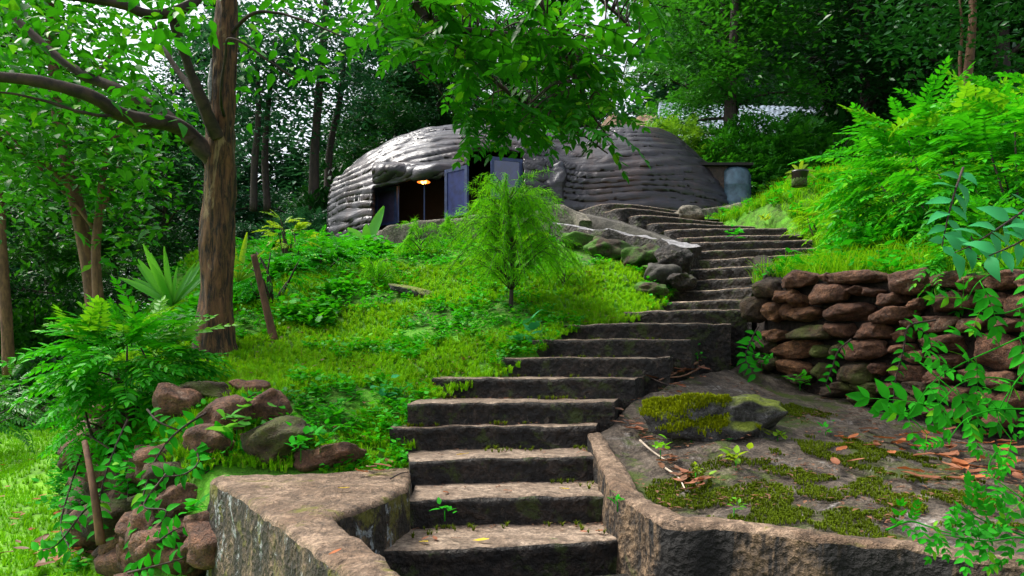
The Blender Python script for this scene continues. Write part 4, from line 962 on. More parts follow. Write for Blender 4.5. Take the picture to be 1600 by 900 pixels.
# ground cover leaves of the slope (small rounded leaves)
def rosette(n,r,seed,T=None,up=.3,stem=.0):
    rr_=np.random.default_rng(seed); D=rand_dirs(n,rr_,up-.35,up+.45); P=rr_.normal(0,r*.35,(n,3)); P[:,2]=np.abs(P[:,2])*1.2+stem*rr_.random(n)
    return scatter(T or T_leaf(.6,.05,.2,.2),P,frames(D,rr_.normal(0,.3,n)),r*rr_.uniform(.5,.95,n))
ROS=[rosette(12,.10,k+200) for k in range(4)]
gc=MB(); q=P[(pn<.0)&(rng.random(len(P))<.10)]
for k in range(4): gc.add(*plant(ROS[k],q[k::4]+[0,0,.03],rng,.4,.9))
tag(gc.build('slope_ground_cover',M['shrub']),'patches of small leafy weeds in the slope grass',kind='stuff')
gd=MB(); 
Pd=area(1500,-3.9,-1.9,7.2,11,HL,onmound,rng); Pd=Pd[nz(Pd,.9,16,2)>-.02]
for k in range(4): gd.add(*plant(ROS[k],Pd[k::4]+[0,0,.05],rng,.7,1.6))
tag(gd.build('weedy_undergrowth',M['shrub']),'dense leafy weeds right of the big trunk',kind='stuff')
# lawn
P=area(60000,-22,-2.8,4.6,18.6,lambda x,y:HG(x,y)+.11,lambda x,y:(rubd(x,y)<-.25)|(y>12.9),rng,1.7)
P=P[(P[:,0]/P[:,1]>-.76)]
g=MB(); g.add(*plant(tuft(9,.045,.007,5,.9),P,rng,.6,1.5)); tag(g.build('lawn_grass',M['grass2']),'closely mown yellow green lawn grass',kind='stuff')
# terrace ground cover on the right bank
keepR=lambda x,y:(behindwall(x,y)>.25)&(x>SR(np.minimum(y,12.5))+.05)
P=area(14000,2.4,8,4.6,13,HR,keepR,rng,1.1); g=MB()
for k,(h,w) in enumerate([(.12,.009),(.17,.008)]): g.add(*plant(tuft(11,h,w,k+8,.8),P[k::2],rng))
tag(g.build('bank_grass',M['grass']),'bright grass on top of the right stone wall and bank',kind='stuff')
g=MB(); q=P[rng.random(len(P))<.18]
for k in range(4): g.add(*plant(ROS[k],q[k::4]+[0,0,.05],rng,.6,1.5))
tag(g.build('bank_ground_cover',M['vine']),'leafy ground cover on the right bank behind the stone wall',kind='stuff')
# moss on soil bank: tiny tufts
def mossy(x,y): 
    a=((x-1.35)/1.05)**2+((y-3.72)/.52)**2; b=((x-2.05)/.45)**2+((y-4.55)/.22)**2; c=((x-2.0)/.35)**2+((y-5.5)/.25)**2
    n_=nz(np.stack([x,y,0*x],1),4.2,31,5)
    return (np.minimum(np.minimum(a,b),c)+n_*2.6)<.62
P=area(90000,.3,3.6,2.6,6.2,HS,lambda x,y:(curbside(x,y)>.12)&mossy(x,y),rng); P=P[:36000]
g=MB(); g.add(*plant(tuft(7,.007,.0035,3,1.6),P+[0,0,.03],rng,.5,1.5)); tag(g.build('soil_moss',M['moss']),'olive moss patches on the soil bank above the curb',kind='stuff')
# moss on the flat boulder
me=mr.data; co=np.array([v.co[:] for v in me.vertices])+np.array(mr.location); fs=np.array([p.vertices[:] for p in me.polygons]); nr=np.array([p.normal[:] for p in me.polygons]); ce=co[fs].mean(1)
k=(nr[:,2]>.35)&(ce[:,0]<mr.location.x+.10+.25*nz(ce,3,2,3)); ce=ce[k]; idx=rng.integers(0,len(ce),9000)
g=MB(); g.add(*plant(tuft(7,.010,.004,3,1.4),ce[idx]+rng.normal(0,.008,(9000,3)),rng,.7,1.5)); M['mossb']=leafmat('yellow moss',(.15,.20,.004),(.30,.36,.008),.1,.9,5,None,.05)
tag(g.build('boulder_moss',M['mossb']),'yellow green moss cushion on the left top of the flat boulder',kind='stuff')

# ------------------------------------------------------------------ feathery shrub
def feathery(name,base,H,Rr,nf,label,seed,mat='feather',stem=True):
    rg=np.random.default_rng(seed); t=thing(name,base,label,'shrub')
    b=np.array(base,float); m=MB()
    P=catmull([b-[0,0,.15],b+[.02,0,H*.4],b+[-.03,0,H*.92]],16)
    if stem: m.add(*tube(P,np.linspace(.028,.008,16),7)); 
    g=MB(); nT=[]
    for k in range(nf):
        u=rg.uniform(.30,1); s=np.array([np.interp(u,[0,1],[0,1])]); o=P[int(u*15)]
        a=rg.uniform(0,6.28); L=Rr*(1.12-.72*max(0,u-.25)**1.2)*rg.uniform(.45,1.1)
        top=o+np.array([math.cos(a)*L*.55,math.sin(a)*L*.55,L*.36+.05]); e=o+np.array([math.cos(a)*L,math.sin(a)*L,L*.03+rg.normal(0,.09)])
        q=catmull([o,top,e],9); m.add(*tube(q,np.linspace(.006,.002,9),3))
        nn_=110; tt_=rg.uniform(.25,1,nn_); pp_=np.stack([np.interp(tt_,np.linspace(0,1,9),q[:,i]) for i in range(3)],1)
        dr=q[-1]-q[4]; dr/=np.linalg.norm(dr); D=dr*.8+rand_dirs(nn_,rg,-1,.8)*.9+[0,0,-.10]
        g.add(*scatter(NEED,pp_,frames(D,rg.normal(0,.6,nn_)),rg.uniform(.05,.105,nn_)))
    m.build('stems',M['barkd'],t); g.build('foliage',M[mat],t)
w_=.020
NEED=(np.array([[-w_,0,0],[w_,0,0],[w_,.5,.07],[-w_,.5,.07],[0,1,-.15]]),np.array([[0,1,2],[0,2,3],[3,2,4]]))
bf=W(797,503,7.7); bf[2]=float(HL(np.array(bf[0]),np.array(bf[1])))
feathery('feathery_shrub',bf,1.36,.76,240,'feathery bright green shrub with drooping needle like fronds in the middle of the slope',5)
for k,(px,py,Y,H,R_,lb) in enumerate([(655,405,10.2,.55,.5,'small feathery plant at the top of the slope under the parapet'),(590,430,9,.35,.35,'low feathery tuft left on the slope'),(705,385,11,.5,.45,'feathery tuft close below the parapet right part'),(880,440,8.4,.4,.45,'low feathery growth right of the feathery shrub')]):
    b=W(px,py,Y); b[2]=float(HL(np.array(b[0]),np.array(b[1]))); feathery('feathery_plant',b,H*.8,R_*.8,26,lb,20+k,stem=False)

# ------------------------------------------------------------------ pinnate shrubs
FRs=[T_frond(8,1,.27,.40,.25+.12*k,np.random.default_rng(150+k),ang=66) for k in range(5)]
def shrub(name,c,r,n,size,mat,label,seed,cat='shrub',T=FRs,zlo=-.1,up=.15,inner=.3,base=None,mat2=None,tops=0,topsize=.6):
    rg=np.random.default_rng(seed); c=np.array(c,float); r=np.array(r,float)
    base=np.array(base if base is not None else [c[0],c[1],c[2]-r[2]]); t=thing(name,base,label,cat)
    D=rand_dirs(n,rg,-.75,1); rad=rg.uniform(inner,1,n)**.6; lump=1+.30*nz(D,1.9,seed,3)
    P=c+D*rad[:,None]*lump[:,None]*r; k=P[:,2]>base[2]-.05; P=P[k];D=D[k]
    d=D*np.array([1,1,.6])+rand_dirs(len(D),rg,-.3,.3)*.5; d[:,2]+=up-.12
    g=fronds(P,d,size*rg.uniform(.65,1.25,len(P)),T,rg,.3); g.build('foliage',M[mat],t)
    m=MB()
    for k in range(9):
        e=P[rg.integers(len(P))]; m.add(*tube(catmull([base-[0,0,.1],(base+e)/2+rg.normal(0,.05,3),e],8),np.linspace(.022,.006,8),5))
    if tops:
        h=MB(); Pt=[];
        for k in range(tops):
            a=rg.uniform(0,6.28); rr_=math.sqrt(rg.random())*.8; p=c+np.array([math.cos(a)*rr_*r[0],math.sin(a)*rr_*r[1],r[2]*(.75*math.sqrt(max(0,1-rr_*rr_))+.05)]); Pt.append(p)
        Pt=np.array(Pt); Dt=rand_dirs(tops,rg,.5,.95); fronds(Pt,Dt,topsize*rg.uniform(.7,1.2,tops),T,rg,.5).build('young_shoots',M['shrubL'],t)
    m.build('stems',M['bark2'],t); return t
# big shrub on the right bank
shrub('large_shrub',W(1465,300,7.6),(.88,.8,.85),520,.42,'shrub','large bright green shrub with pinnate leaves on the bank above the stone wall',301,tops=26,topsize=.55)
shrub('large_shrub',W(1590,310,6.6),(.85,.8,.95),420,.42,'shrub','bright leafy shrub at the right edge above the stone wall',302,tops=14,topsize=.5)
shrub('bank_shrub',W(1360,340,8.6),(.42,.6,.5),190,.32,'shrubL','light green feathery shrub between the upper steps and the large shrub',303)
shrub('bank_shrub',W(1290,350,10.0),(.3,.35,.28),90,.25,'grass','yellowish low shrub right below the black pot',304)
shrub('bank_shrub',W(1390,395,7.4),(.5,.3,.26),110,.26,'vine','low leafy plant on the wall top left of the peaked stone',305)
shrub('bank_shrub',W(1560,400,5.6),(.5,.3,.35),110,.30,'shrub','dark leafy growth on the wall top at the right edge',306)
# left shrub over the rubble wall
shrub('lawn_side_shrub',W(205,575,5.9),(.46,.42,.36),250,.36,'shrub','bushy green shrub with pinnate leaves spilling over the rubble wall left of the big trunk',310,tops=26,topsize=.38)
shrub('lawn_side_shrub',W(165,655,5.9),(.26,.3,.30),90,.28,'shrub','lower part shrub hanging beside the lawn under the bushy green shrub',311)
shrub('lawn_edge_bush',W(40,620,12.5),(.9,.9,.45),200,.32,'fm','low round bush at the back edge of the lawn on the far left',312)
shrub('lawn_edge_bush',W(-60,640,10.5),(.9,.9,.5),160,.32,'fm','low bush beyond the left edge beside the lawn',313)
# individual near fronds and vines
FS=[T_frond(3+k%3,1,.42,.50,.2+.15*k,np.random.default_rng(250+k),start=.2,ang=60,taper=.3) for k in range(4)]
def vine(name,path,label,size,n,mat,seed,T=None,r=.006,drop=(-.6,.2),cat='vine',side=1.0,group=None):
    rg=np.random.default_rng(seed); q=catmull([W(*p) for p in path],40); t=thing(name,q[0],label,cat,group)
    m=MB(); m.add(*tube(q,np.linspace(r*1.4,r*.6,40),5)); m.build('stem',M['bark2'] if T is None else M['vine'],t)
    k=np.linspace(3,39,n).astype(int); P=q[k]; tg=np.gradient(q,axis=0)[k]; tg/=np.linalg.norm(tg,axis=1)[:,None]
    sd=np.where(np.arange(n)%2,1,-1)[:,None]*np.cross(tg,[0,-1,.25]); D=tg*.45+sd*side+rand_dirs(n,rg,-1,1)*.25+[0,-.25,0]
    TT=T or TLv
    if T is FS: D=D*.8+[0,-.25,-.1]
    kk=rg.integers(0,len(TT),n); g=MB()
    for j in range(len(TT)):
        s=kk==j
        if s.any(): g.add(*scatter(TT[j],P[s],frames(D[s],rg.normal(0,.3,s.sum()),(0,-.75,.6)),size*rg.uniform(.75,1.2,s.sum())))
    g.build('leaves',M[mat],t); return t
vine('hanging_frond',[(1505,262,4.6),(1492,300,4.5),(1480,345,4.45),(1472,385,4.4)],'hanging pinnate frond with cool green leaflets left of the right edge, upper one',.14,13,'blueg',1,cat='plant',group=None)
vine('hanging_frond',[(1625,310,4.3),(1570,350,4.2),(1520,382,4.15),(1492,395,4.1)],'cool green frond reaching in from the right edge above the wall',.15,15,'blueg',2,cat='plant')
vine('hanging_frond',[(1640,350,4.0),(1590,380,4.0),(1545,400,4.0)],'second cool green frond at the right edge just under the upper one',.14,9,'blueg',3,cat='plant')
vine('leafy_vine',[(1462,500,5.1),(1420,510,5.1),(1412,545,5.1),(1398,600,5.1),(1396,650,5.05)],'thin vine climbing straight down the middle of the stone wall',.075,24,'vine',4)
vine('leafy_vine',[(1430,510,5.2),(1450,525,5.2),(1455,548,5.2)],'small side vine beside the straight vine on the wall',.08,10,'vine',5)
vine('leafy_vine',[(1330,530,5.7),(1310,548,5.7),(1300,575,5.7),(1290,600,5.7)],'small vine low on the left half of the stone wall',.07,13,'vine',6)
vine('leafy_vine',[(1185,510,6.8),(1172,535,6.8),(1165,560,6.7),(1180,585,6.6)],'leafy vine at the left corner of the stone wall',.10,18,'vine',7)
for i,(pa,sz,n,lb) in enumerate([([(1610,520,4.3),(1555,545,4.2),(1500,570,4.15),(1455,600,4.1),(1420,650,4.1)],.12,20,'long arching shoot with paired leaves in front of the stone wall right half'),
 ([(1600,600,4.2),(1550,590,4.2),(1500,600,4.2),(1460,640,4.2)],.13,16,'shoot with broad leaves below the long arching one'),
 ([(1620,560,4.1),(1585,600,4.05),(1560,650,4.0),(1582,690,3.95)],.12,14,'drooping shoot at the right edge in front of the wall'),
 ([(1620,640,3.9),(1560,640,3.9),(1510,655,3.9),(1480,690,3.9)],.11,14,'low shoot spreading over the dry leaves by the right edge'),
 ([(1430,560,4.7),(1465,590,4.6),(1500,620,4.5),(1530,655,4.4)],.11,14,'shoot crossing behind the long arching one on the wall'),
 ([(1395,645,4.9),(1425,655,4.85),(1450,680,4.8)],.10,10,'small leafy sprig at the wall foot'),
 ([(1600,480,4.6),(1560,490,4.6),(1500,480,4.65)],.11,10,'sprig with few large leaves over the biggest stone'),
 ([(1620,420,4.6),(1570,420,4.6),(1530,440,4.6),(1510,470,4.6)],.12,14,'dark leafy shoot hanging over the wall top at the right edge')]):
    vine('leafy_shoot',pa,lb,sz*(1.4 if i in(2,3) else 2.4 if i%2 else 1.9),max(4,int(n*.30)),'vine',30+i,FS,cat='plant',r=.004)
for i,(pa,sz,n,lb) in enumerate([([(1385,828,2.75),(1420,815,2.7),(1450,822,2.65),(1480,832,2.6),(1530,838,2.55)],.07,16,'low leafy shoot lying along the curb near the lower right corner'),
 ([(1620,845,2.6),(1575,828,2.6),(1530,810,2.6),(1500,790,2.6)],.075,14,'upright leafy shoot near the lower right corner'),
 ([(1640,800,2.7),(1600,780,2.75),(1560,752,2.8)],.075,10,'light leafy shoot reaching in at the right edge above the curb'),
 ([(1640,850,2.4),(1590,840,2.45),(1540,845,2.5),(1470,835,2.55)],.075,14,'leafy shoot in the lower right corner touching the curb top'),
 ([(1560,700,3.4),(1545,730,3.3),(1560,760,3.2)],.07,7,'tiny shoot between the dry leaves at the right')]):
    vine('corner_shoot',pa,lb,sz*1.35,max(6,n*2//3),'vine',50+i,FS,cat='plant',r=.003)
# vines of the rubble wall
for i,(pa,sz,n,lb) in enumerate([([(330,640,4.9),(290,665,4.8),(262,690,4.75),(240,725,4.7),(225,770,4.6),(215,830,4.5),(210,880,4.4)],.085,30,'vine running down the full rubble wall beside the smooth boulder'),
 ([(300,690,4.7),(310,720,4.6),(290,740,4.5),(255,745,4.5)],.09,16,'vine just above the smooth boulder'),
 ([(200,655,5.2),(180,700,5.1),(160,760,5.0),(150,830,4.9)],.09,22,'vine down the left part of the rubble wall'),
 ([(130,700,5.9),(110,760,5.7),(95,820,5.5),(110,860,5.2)],.10,20,'vine at the lawn side of the rubble wall'),
 ([(230,860,4.3),(270,830,4.2),(300,820,4.2)],.08,14,'leafy sprig at the lower left of the retaining wall'),
 ([(200,895,4.2),(240,885,4.1),(290,870,4.1),(300,850,4.1)],.085,14,'leafy shoot in front of the rubble foot near the bottom edge'),
 ([(160,770,5.0),(130,800,4.95),(90,850,4.9),(60,860,5.0)],.09,18,'leafy shoot spreading over the lawn from the rubble wall'),
 ([(230,640,5.0),(250,660,4.9),(300,680,4.9),(340,700,4.85)],.085,18,'vine crossing the upper rubble stones'),
 ([(140,680,5.6),(190,720,5.4),(200,780,5.2),(180,840,5.0)],.09,20,'second vine down the middle of the rubble wall'),
 ([(260,740,4.6),(225,790,4.5),(260,800,4.4),(225,850,4.4)],.08,18,'vine around the large smooth brown boulder'),
 ([(380,650,5.2),(385,625,5.2),(400,615,5.3)],.07,8,'sprig between the dark boulders below the grass'),
 ([(395,715,4.75),(350,720,4.7),(320,740,4.6)],.08,12,'sprig hanging at the left corner of the retaining wall')]):
    vine('leafy_vine',pa,lb,sz,n,'vine',70+i)
rng=np.random.default_rng(66); Rq=resample(RUB[:6],200); kk=rng.integers(0,200,900); hh=rng.random(900)
zt_=np.array([float(v_) for v_ in HL0(Rq[kk][:,0],Rq[kk][:,1])]); Pq=np.stack([Rq[kk][:,0]-.30+.3*hh+rng.normal(0,.05,900),Rq[kk][:,1]-.22+.2*hh+rng.normal(0,.05,900),zt_*hh],1)
Pq=Pq[nz(Pq,1.6,12,3)>.16]; g=MB()
for k in range(4): g.add(*plant(ROS[k],Pq[k::4],rng,.5,1.1))
tag(g.build('rubble_ground_cover',M['vine']),'small leafy creepers clinging to the rubble wall stones',kind='stuff')
# a dry leaning stem on the rubble
t=thing('dead_stem',W(150,850,4.9),'brown dead stem leaning on the rubble wall among vines','stick'); m=MB(); m.add(*tube(catmull([W(158,850,4.9),W(148,780,4.9),(W(138,720,5.0)),W(132,690,5.1)],20),np.linspace(.03,.018,20),7,.3)); m.build('stem',M['barkr'],t)
# small weeds
wd=[(370,690,4.7,.16,'large leafed weed behind the retaining wall','strap'),(500,700,4.6,.10,'small leafed weed behind the middle of the retaining wall','vine'),(470,712,4.5,.09,'weed in front of the mossy slanting boulder','vine'),(520,668,5.1,.10,'weed at the grass edge above the long low boulder','shrub'),(610,635,5.5,.12,'broad leafed weed left of the third and fourth steps','blueg'),(640,660,5.1,.08,'small weed touching the left end of the steps','vine'),
(825,540,6.5,.13,'broad leafed weed at the foot of the feathery shrub by the steps','blueg'),(355,770,4.3,.05,'tiny weed on the retaining wall edge','vine'),(695,805,3.75,.05,'tiny fern like weed growing from the riser of the second step','vine'),(1080,690,4.75,.07,'small weed under the mossy boulder','vine'),(1032,710,4.5,.06,'small weed left of the mossy boulder near the curb','shrubL'),(1150,730,4.2,.07,'flat light green weed on the soil bank centre','lime'),(1087,745,4.1,.045,'tiny weed between curb and moss patch','lime'),(1147,800,3.5,.04,'tiny weed right at the curb edge','shrubL'),
(1135,695,4.7,.05,'tiny sprig below the mossy boulder right part','vine'),(1215,690,4.8,.06,'yellow green curling weed right of the mossy boulder','lime'),(1090,560,6.5,.06,'weed in the corner beside the middle steps','vine'),(1190,575,6.7,.10,'weed at the foot of the stone wall corner','vine'),(1290,680,5.0,.05,'grassy sprig in the middle of the soil bank','vine'),(1250,605,6.3,.08,'low weed at the wall foot','shrub'),(965,790,3.6,.04,'tiny weed at the right end of the second step','vine'),(1150,372,9.6,.10,'small green weed growing on the upper steps','vine'),(1195,350,11,.09,'yellowish weed beside the upper steps','lime')]
for i,(px,py,Y,r,lb,mt) in enumerate(wd):
    b=W(px,py,Y); t=thing('weed',b,lb,'weed'); m=MB(); m.add(*[a for a in plant((rosette(16 if r>.06 else 10,r*1.3,400+i,T_leaf(.5,.06,.2,.3),.35,stem=r*.9)),np.array([b]),np.random.default_rng(i),1,1)]); m.build('leaves',M[mt],t)
    m=MB(); m.add(*tube([b-[0,0,.03],b+[0,0,r*.5]],.003,4)); m.build('stem',M['vine'],t)

# strap leaved plants
def strap(label,base,leaves,w,mat='strap',cat='plant',name='strap_leaf_plant'):
    t=thing(name,base,label,cat); b=np.array(base)
    for (dx,dy,dz,L,wd_) in leaves:
        d=np.array([dx,dy,dz],float); d/=np.linalg.norm(d); n=14; u=np.linspace(0,1,n); 
        P=b+d*L*u[:,None]+np.array([0,0,-1])*(.28*L*(1-abs(dz)*.8))*u[:,None]**2.4
        sdv=np.cross(d,[0,-.8,.6]); sdv/=np.linalg.norm(sdv); W_=wd_*np.sin(np.pi*np.clip(u*.93+.05,0,1))**.7*(1-.25*u)
        V=np.stack([P-sdv*W_[:,None]/2,P+np.array([0,.0,-.12])*W_[:,None]*1.0+[0,.02,0],P+sdv*W_[:,None]/2],1).reshape(-1,3)
        m=MB(); m.add(V,gridF(n,3)); m.build('leaf',M[mat],t)
b=W(268,478,7.6)
rg=np.random.default_rng(8)
strap('clump of long upright strap shaped leaves left of the big trunk',b,[(math.cos(a)*.9*c_,-.3+.5*math.sin(a*3),.55+rg.random()*.9,rg.uniform(.5,.85),.09) for a,c_ in zip(np.linspace(.05,3.1,17),[1]*17)],.1)
b=W(372,440,8.3); strap('narrow light green strap leaves just right of the big trunk',b,[(-.1,-.2,1,.75,.09),(.25,-.2,1,.6,.09),(.6,0,.8,.5,.08),(-.5,0,.7,.5,.08),(.9,-.1,.5,.4,.07)],.1,'lime')
b=W(572,384,11); strap('plant with a few very broad glossy leaves below the left window',b,[(.45,-.1,1,.68,.20),(-.45,-.2,.55,.42,.19),(-.9,-.1,.35,.55,.16),(.1,-.4,.5,.45,.18),(.9,-.2,-.15,.5,.15),(-.7,-.2,.0,.55,.14)],.1,'strap',name='broad_leaf_plant')
b=W(352,705,4.75); strap('bright plant with broad pointed leaves behind the tan retaining wall left part',b,[(-.9,-.1,.55,.25,.085),(-.2,-.2,1,.22,.09),(.3,-.2,.9,.18,.08),(.8,-.2,.4,.25,.08),(.2,-.6,.2,.2,.08),(-.5,-.5,.1,.25,.08)],.1,'vine',name='broad_leaf_plant')
shrub('yellow_leaf_plant',W(450,372,9.6),(.24,.2,.26),46,.22,'lime','yellow green leafy plant on the slope right of the leaning stake',320)
shrub('slope_bush',W(425,430,8.4),(.5,.4,.35),120,.22,'vine','leafy bush on the slope around the leaning stake',321)
shrub('slope_bush',W(500,400,9.6),(.6,.4,.3),110,.22,'shrub','low leafy bush near the crest of the slope left of the dome',322)
# stake
t=thing('leaning_stake',W(425,528,7.3),'brown weathered wooden stake leaning left on the slope right of the big tree','stake'); m=MB(); v,f=tube(catmull([W(428,532,7.3),W(418,490,7.3),W(406,440,7.3),W(396,398,7.3)],30),np.linspace(.045,.03,30),8,.35,5); m.add(v,f); m.build('stick',M['barkr'],t)
m=MB(); v,f=stone(W(655,460,8.6),(.75,.22,.14),-.2,44,4,.1,.25,-.3); m.add(v,f); tag(m.build('mossy_log',M['mossrock']),'mossy fallen log half buried in the middle of the slope','log')
# potted plant
c=W(1249,291,9.9); t=thing('potted_plant',c,'small black pot with yellow green spiky leaves on the right bank','potted plant')
rings=[(.06,.0),(.085,.0),(.11,.17),(.12,.175),(.12,.20),(.105,.20),(.10,.17)]; th=np.linspace(0,2*np.pi,20,endpoint=False)
m=MB(); m.add(np.array([[c[0]+r*math.cos(a),c[1]+r*math.sin(a),c[2]+z] for r,z in rings for a in th]),gridF(len(rings),20,False,True)); m.build('pot',plain('black pot plastic',(.012,.012,.012),.35),t)
m=MB(); m.add(*tube([c,c+[0,0,.16]],.10,14)); m.build('pot_soil',M['earth'],t)
for d in[(-1,-.2,.5,.24,.05),(.9,-.2,.6,.26,.05),(.1,-.2,1,.3,.05),(-.5,-.1,1,.26,.05),(.5,0,1,.28,.045),(-.9,0,.1,.2,.05),(.8,-.5,.1,.22,.05)]:
    dd=np.array(d[:3]);dd/=np.linalg.norm(dd); u=np.linspace(0,1,8)[:,None]; Pp=c+[0,0,.17]+dd*d[3]*u-np.array([0,0,.12])*u**2; s=np.cross(dd,[0,-1,.2]); s/=np.linalg.norm(s); w2_=d[4]*np.sin(np.pi*np.clip(u*.9+.08,0,1))
    m=MB(); m.add(np.stack([Pp-s*w2_/2,Pp+s*w2_/2],1).reshape(-1,3),gridF(8,2)); m.build('leaf',M['lime'],t)

# ------------------------------------------------------------------ fallen leaves, twigs
def curled(seed):
    rg=np.random.default_rng(seed); n=7; u=np.linspace(0,1,n); w=.38*np.sin(np.pi*np.clip(u*.95+.03,0,1))**.8; bend=rg.uniform(-.3,.35)
    V=[]
    for k in range(n): V+= [[-w[k]/2,u[k]-.5,.06+.25*bend*(u[k]-.5)**2*2+rg.normal(0,.01)],[0,u[k]-.5,.02+.25*bend*(u[k]-.5)**2*2],[w[k]/2,u[k]-.5,.07+.25*bend*(u[k]-.5)**2*2+rg.normal(0,.02)]]
    m=MB(); m.add(np.array(V),gridF(n,3)); o=m.build('x',M['dry1']); me=o.data; bpy.data.objects.remove(o); return me
CM=[curled(k) for k in range(6)]
rl=random.Random(12)
def fleaf(x,y,z,size,mat,label,group,tx=None):
    o=bpy.data.objects.new('fallen_leaf',rl.choice(CM)); COL.objects.link(o); o.location=(x,y,z); o.scale=(size,)*3; o.rotation_euler=(rl.uniform(-.25,.25),rl.uniform(-.25,.25),rl.uniform(0,6.28))
    o.material_slots[0].link='OBJECT'; o.material_slots[0].material=M[mat]; tag(o,label,'leaf',group)
def fl_on(px,py,fn,size,mat,label,group):
    # intersect the pixel ray with a surface z=fn(x,y)
    for Y in np.arange(2.3,9,.02):
        x=(px-800)/F0*Y; z=EYE+(HOR-py)/F0*Y; zs=float(fn(np.array(x),np.array(Y)))
        if z<=zs: fleaf(x,Y,zs+.05,size,mat,label,group); return
hsf=lambda x,y:HS(x,y)
for k in range(52): # right pile along the wall foot
    fl_on(rl.uniform(1420,1600),rl.uniform(680,770),hsf,rl.uniform(.12,.2),rl.choice(['dry1','dry1','dry2']),'large curled dry brown leaf in the scatter below the right end of the stone wall','dry leaves below the stone wall')
for k in range(22): fl_on(rl.gauss(1375,40),rl.gauss(700,16),hsf,rl.uniform(.09,.15),rl.choice(['dry1','dry1','dry2']),'dry brown leaf on bare soil right of the mossy boulder','dry leaves on the soil bank')
for k in range(44): 
    t_=rl.random(); fl_on(np.interp(t_,[0,.3,.6,1],[955,1000,1040,1080])+rl.gauss(8,8),np.interp(t_,[0,.3,.6,1],[660,700,745,790])-rl.random()*14,hsf,rl.uniform(.06,.13),rl.choice(['dry1','litter','litter']),'dry dark red leaf caught behind the curb left of the mossy boulder','dry leaves behind the curb')
for k in range(24): fl_on(rl.gauss(1050,28),rl.gauss(592,14),hsf,rl.uniform(.08,.14),rl.choice(['litter','dry1']),'dry brown leaf at the side of the middle steps','dry leaves beside the steps')
fl_on(1062,612,hsf,.10,'dry2','bright orange dry leaf on the soil above the mossy boulder',None)
fl_on(1330,632,hsf,.17,'dry2','long orange brown leaf at the foot of the stone wall middle',None)
fl_on(1180,790,hsf,.06,'dry1','small dry leaf in the moss patch',None)
# step leaves
def on_step(i,px,Yo,size,mat,label,group=None):
    z=ZI[i]; l=LIPS[i]; x=(px-800)/F0*(l[0][1]+Yo); Y=np.interp(x,l[:,0],l[:,1])+Yo; fleaf(x,Y,z+.012,size,mat,label,group)
on_step(0,750,.07,.085,'dry3','yellow leaf lying on the lowest step',None)
on_step(0,660,.10,.06,'dry3','small yellowish leaf near the left end of the lowest step',None)
on_step(0,946,.12,.07,'dry2','orange red leaf near the right end of the lowest step',None)
on_step(1,695,.12,.06,'dry2','small red orange leaf on the second step left part',None)
on_step(1,885,.14,.06,'dry3','small yellow leaf on the second step right part',None)
on_step(2,722,.10,.08,'dry3','yellow green leaf on the third step',None)
for k in range(14): 
    i=rl.choice([0,1,2,3,4,5]); on_step(i,rl.uniform(660,940),rl.uniform(.1,.24),rl.uniform(.03,.06),rl.choice(['litter','dry1']),'tiny brown leaf bit lying on one of the lower steps','leaf bits on the lower steps')
for k,(px,py) in enumerate([(598,712),(590,720),(608,706),(580,715),(565,722),(620,700),(600,700)]):
    c=WZ(px,py+18,ZP+.02); fleaf(c[0],c[1],ZP+.03,rl.uniform(.08,.13),rl.choice(['dry1','dry1','litter']),'pinkish brown dry leaf at the right rear end of the tan retaining wall','dry leaves on the retaining wall')
c=WZ(537,769,ZP); fleaf(c[0],c[1],ZP+.02,.06,'dry3','yellow leaf on top of the tan retaining wall',None)
c=WZ(524,872,ZP); fleaf(c[0],c[1],ZP+.02,.05,'dry2','small orange leaf on the near arm of the retaining wall',None)
for k in range(46):
    x=rl.gauss(0,1); px,py=rl.uniform(0,140),rl.uniform(700,900); Y=F0*EYE/(py-HOR); 
    fleaf((px-800)/F0*Y,Y,.045,rl.uniform(.07,.13),rl.choice(['dry1','litter','dry2']),'dry leaf scattered on the lawn beside the rubble wall','dry leaves on the lawn')
for k in range(30):
    px,py=rl.uniform(60,165),rl.uniform(850,900); Y=F0*EYE/(py-HOR); fleaf((px-800)/F0*Y,Y,.06,rl.uniform(.10,.17),rl.choice(['dry1','litter','dry1']),'dry reddish leaf heaped at the foot of the rubble wall','dry leaves at the rubble foot')
def twig(pts,r,label,mat='bark2'):
    P=catmull([np.array(p) for p in pts],14); m=MB(); m.add(*tube(P,np.linspace(r,r*.5,14),5,.3)); o=m.build('fallen_twig',M[mat],loc=tuple(P[0])); tag(o,label,'twig')
def on(px,py,fn=HS,dz=.05):
    for Y in np.arange(2.3,9,.02):
        x=(px-800)/F0*Y; z=EYE+(HOR-py)/F0*Y
        if z<=float(fn(np.array(x),np.array(Y))): return [x,Y,z+dz]
    return W(px,py,6)
M['twigp']=plain('pale twig',(.42,.34,.26),.7)
twig([on(1000,700),on(1020,718),on(1045,735)],.008,'pale twig lying along the back of the curb','twigp')
twig([on(1040,745),on(1060,760),on(1072,782)],.007,'second pale twig behind the curb further down','twigp')
twig([on(1000,590),on(1030,606),on(1055,614)],.007,'thin dark twig at the side of the middle steps')
twig([on(1090,575),on(1065,588),on(1030,604)],.014,'thick reddish stick lying beside the middle steps','barkr')
twig([on(1100,580),on(1070,596),on(1040,600)],.012,'second reddish stick beside the middle steps','barkr')
on_z=lambda px,py:list(WZ(px,py,ZP+.015))
twig([on_z(610,748),on_z(625,740),on_z(640,737)],.005,'thin dark twig on the end of the retaining wall')
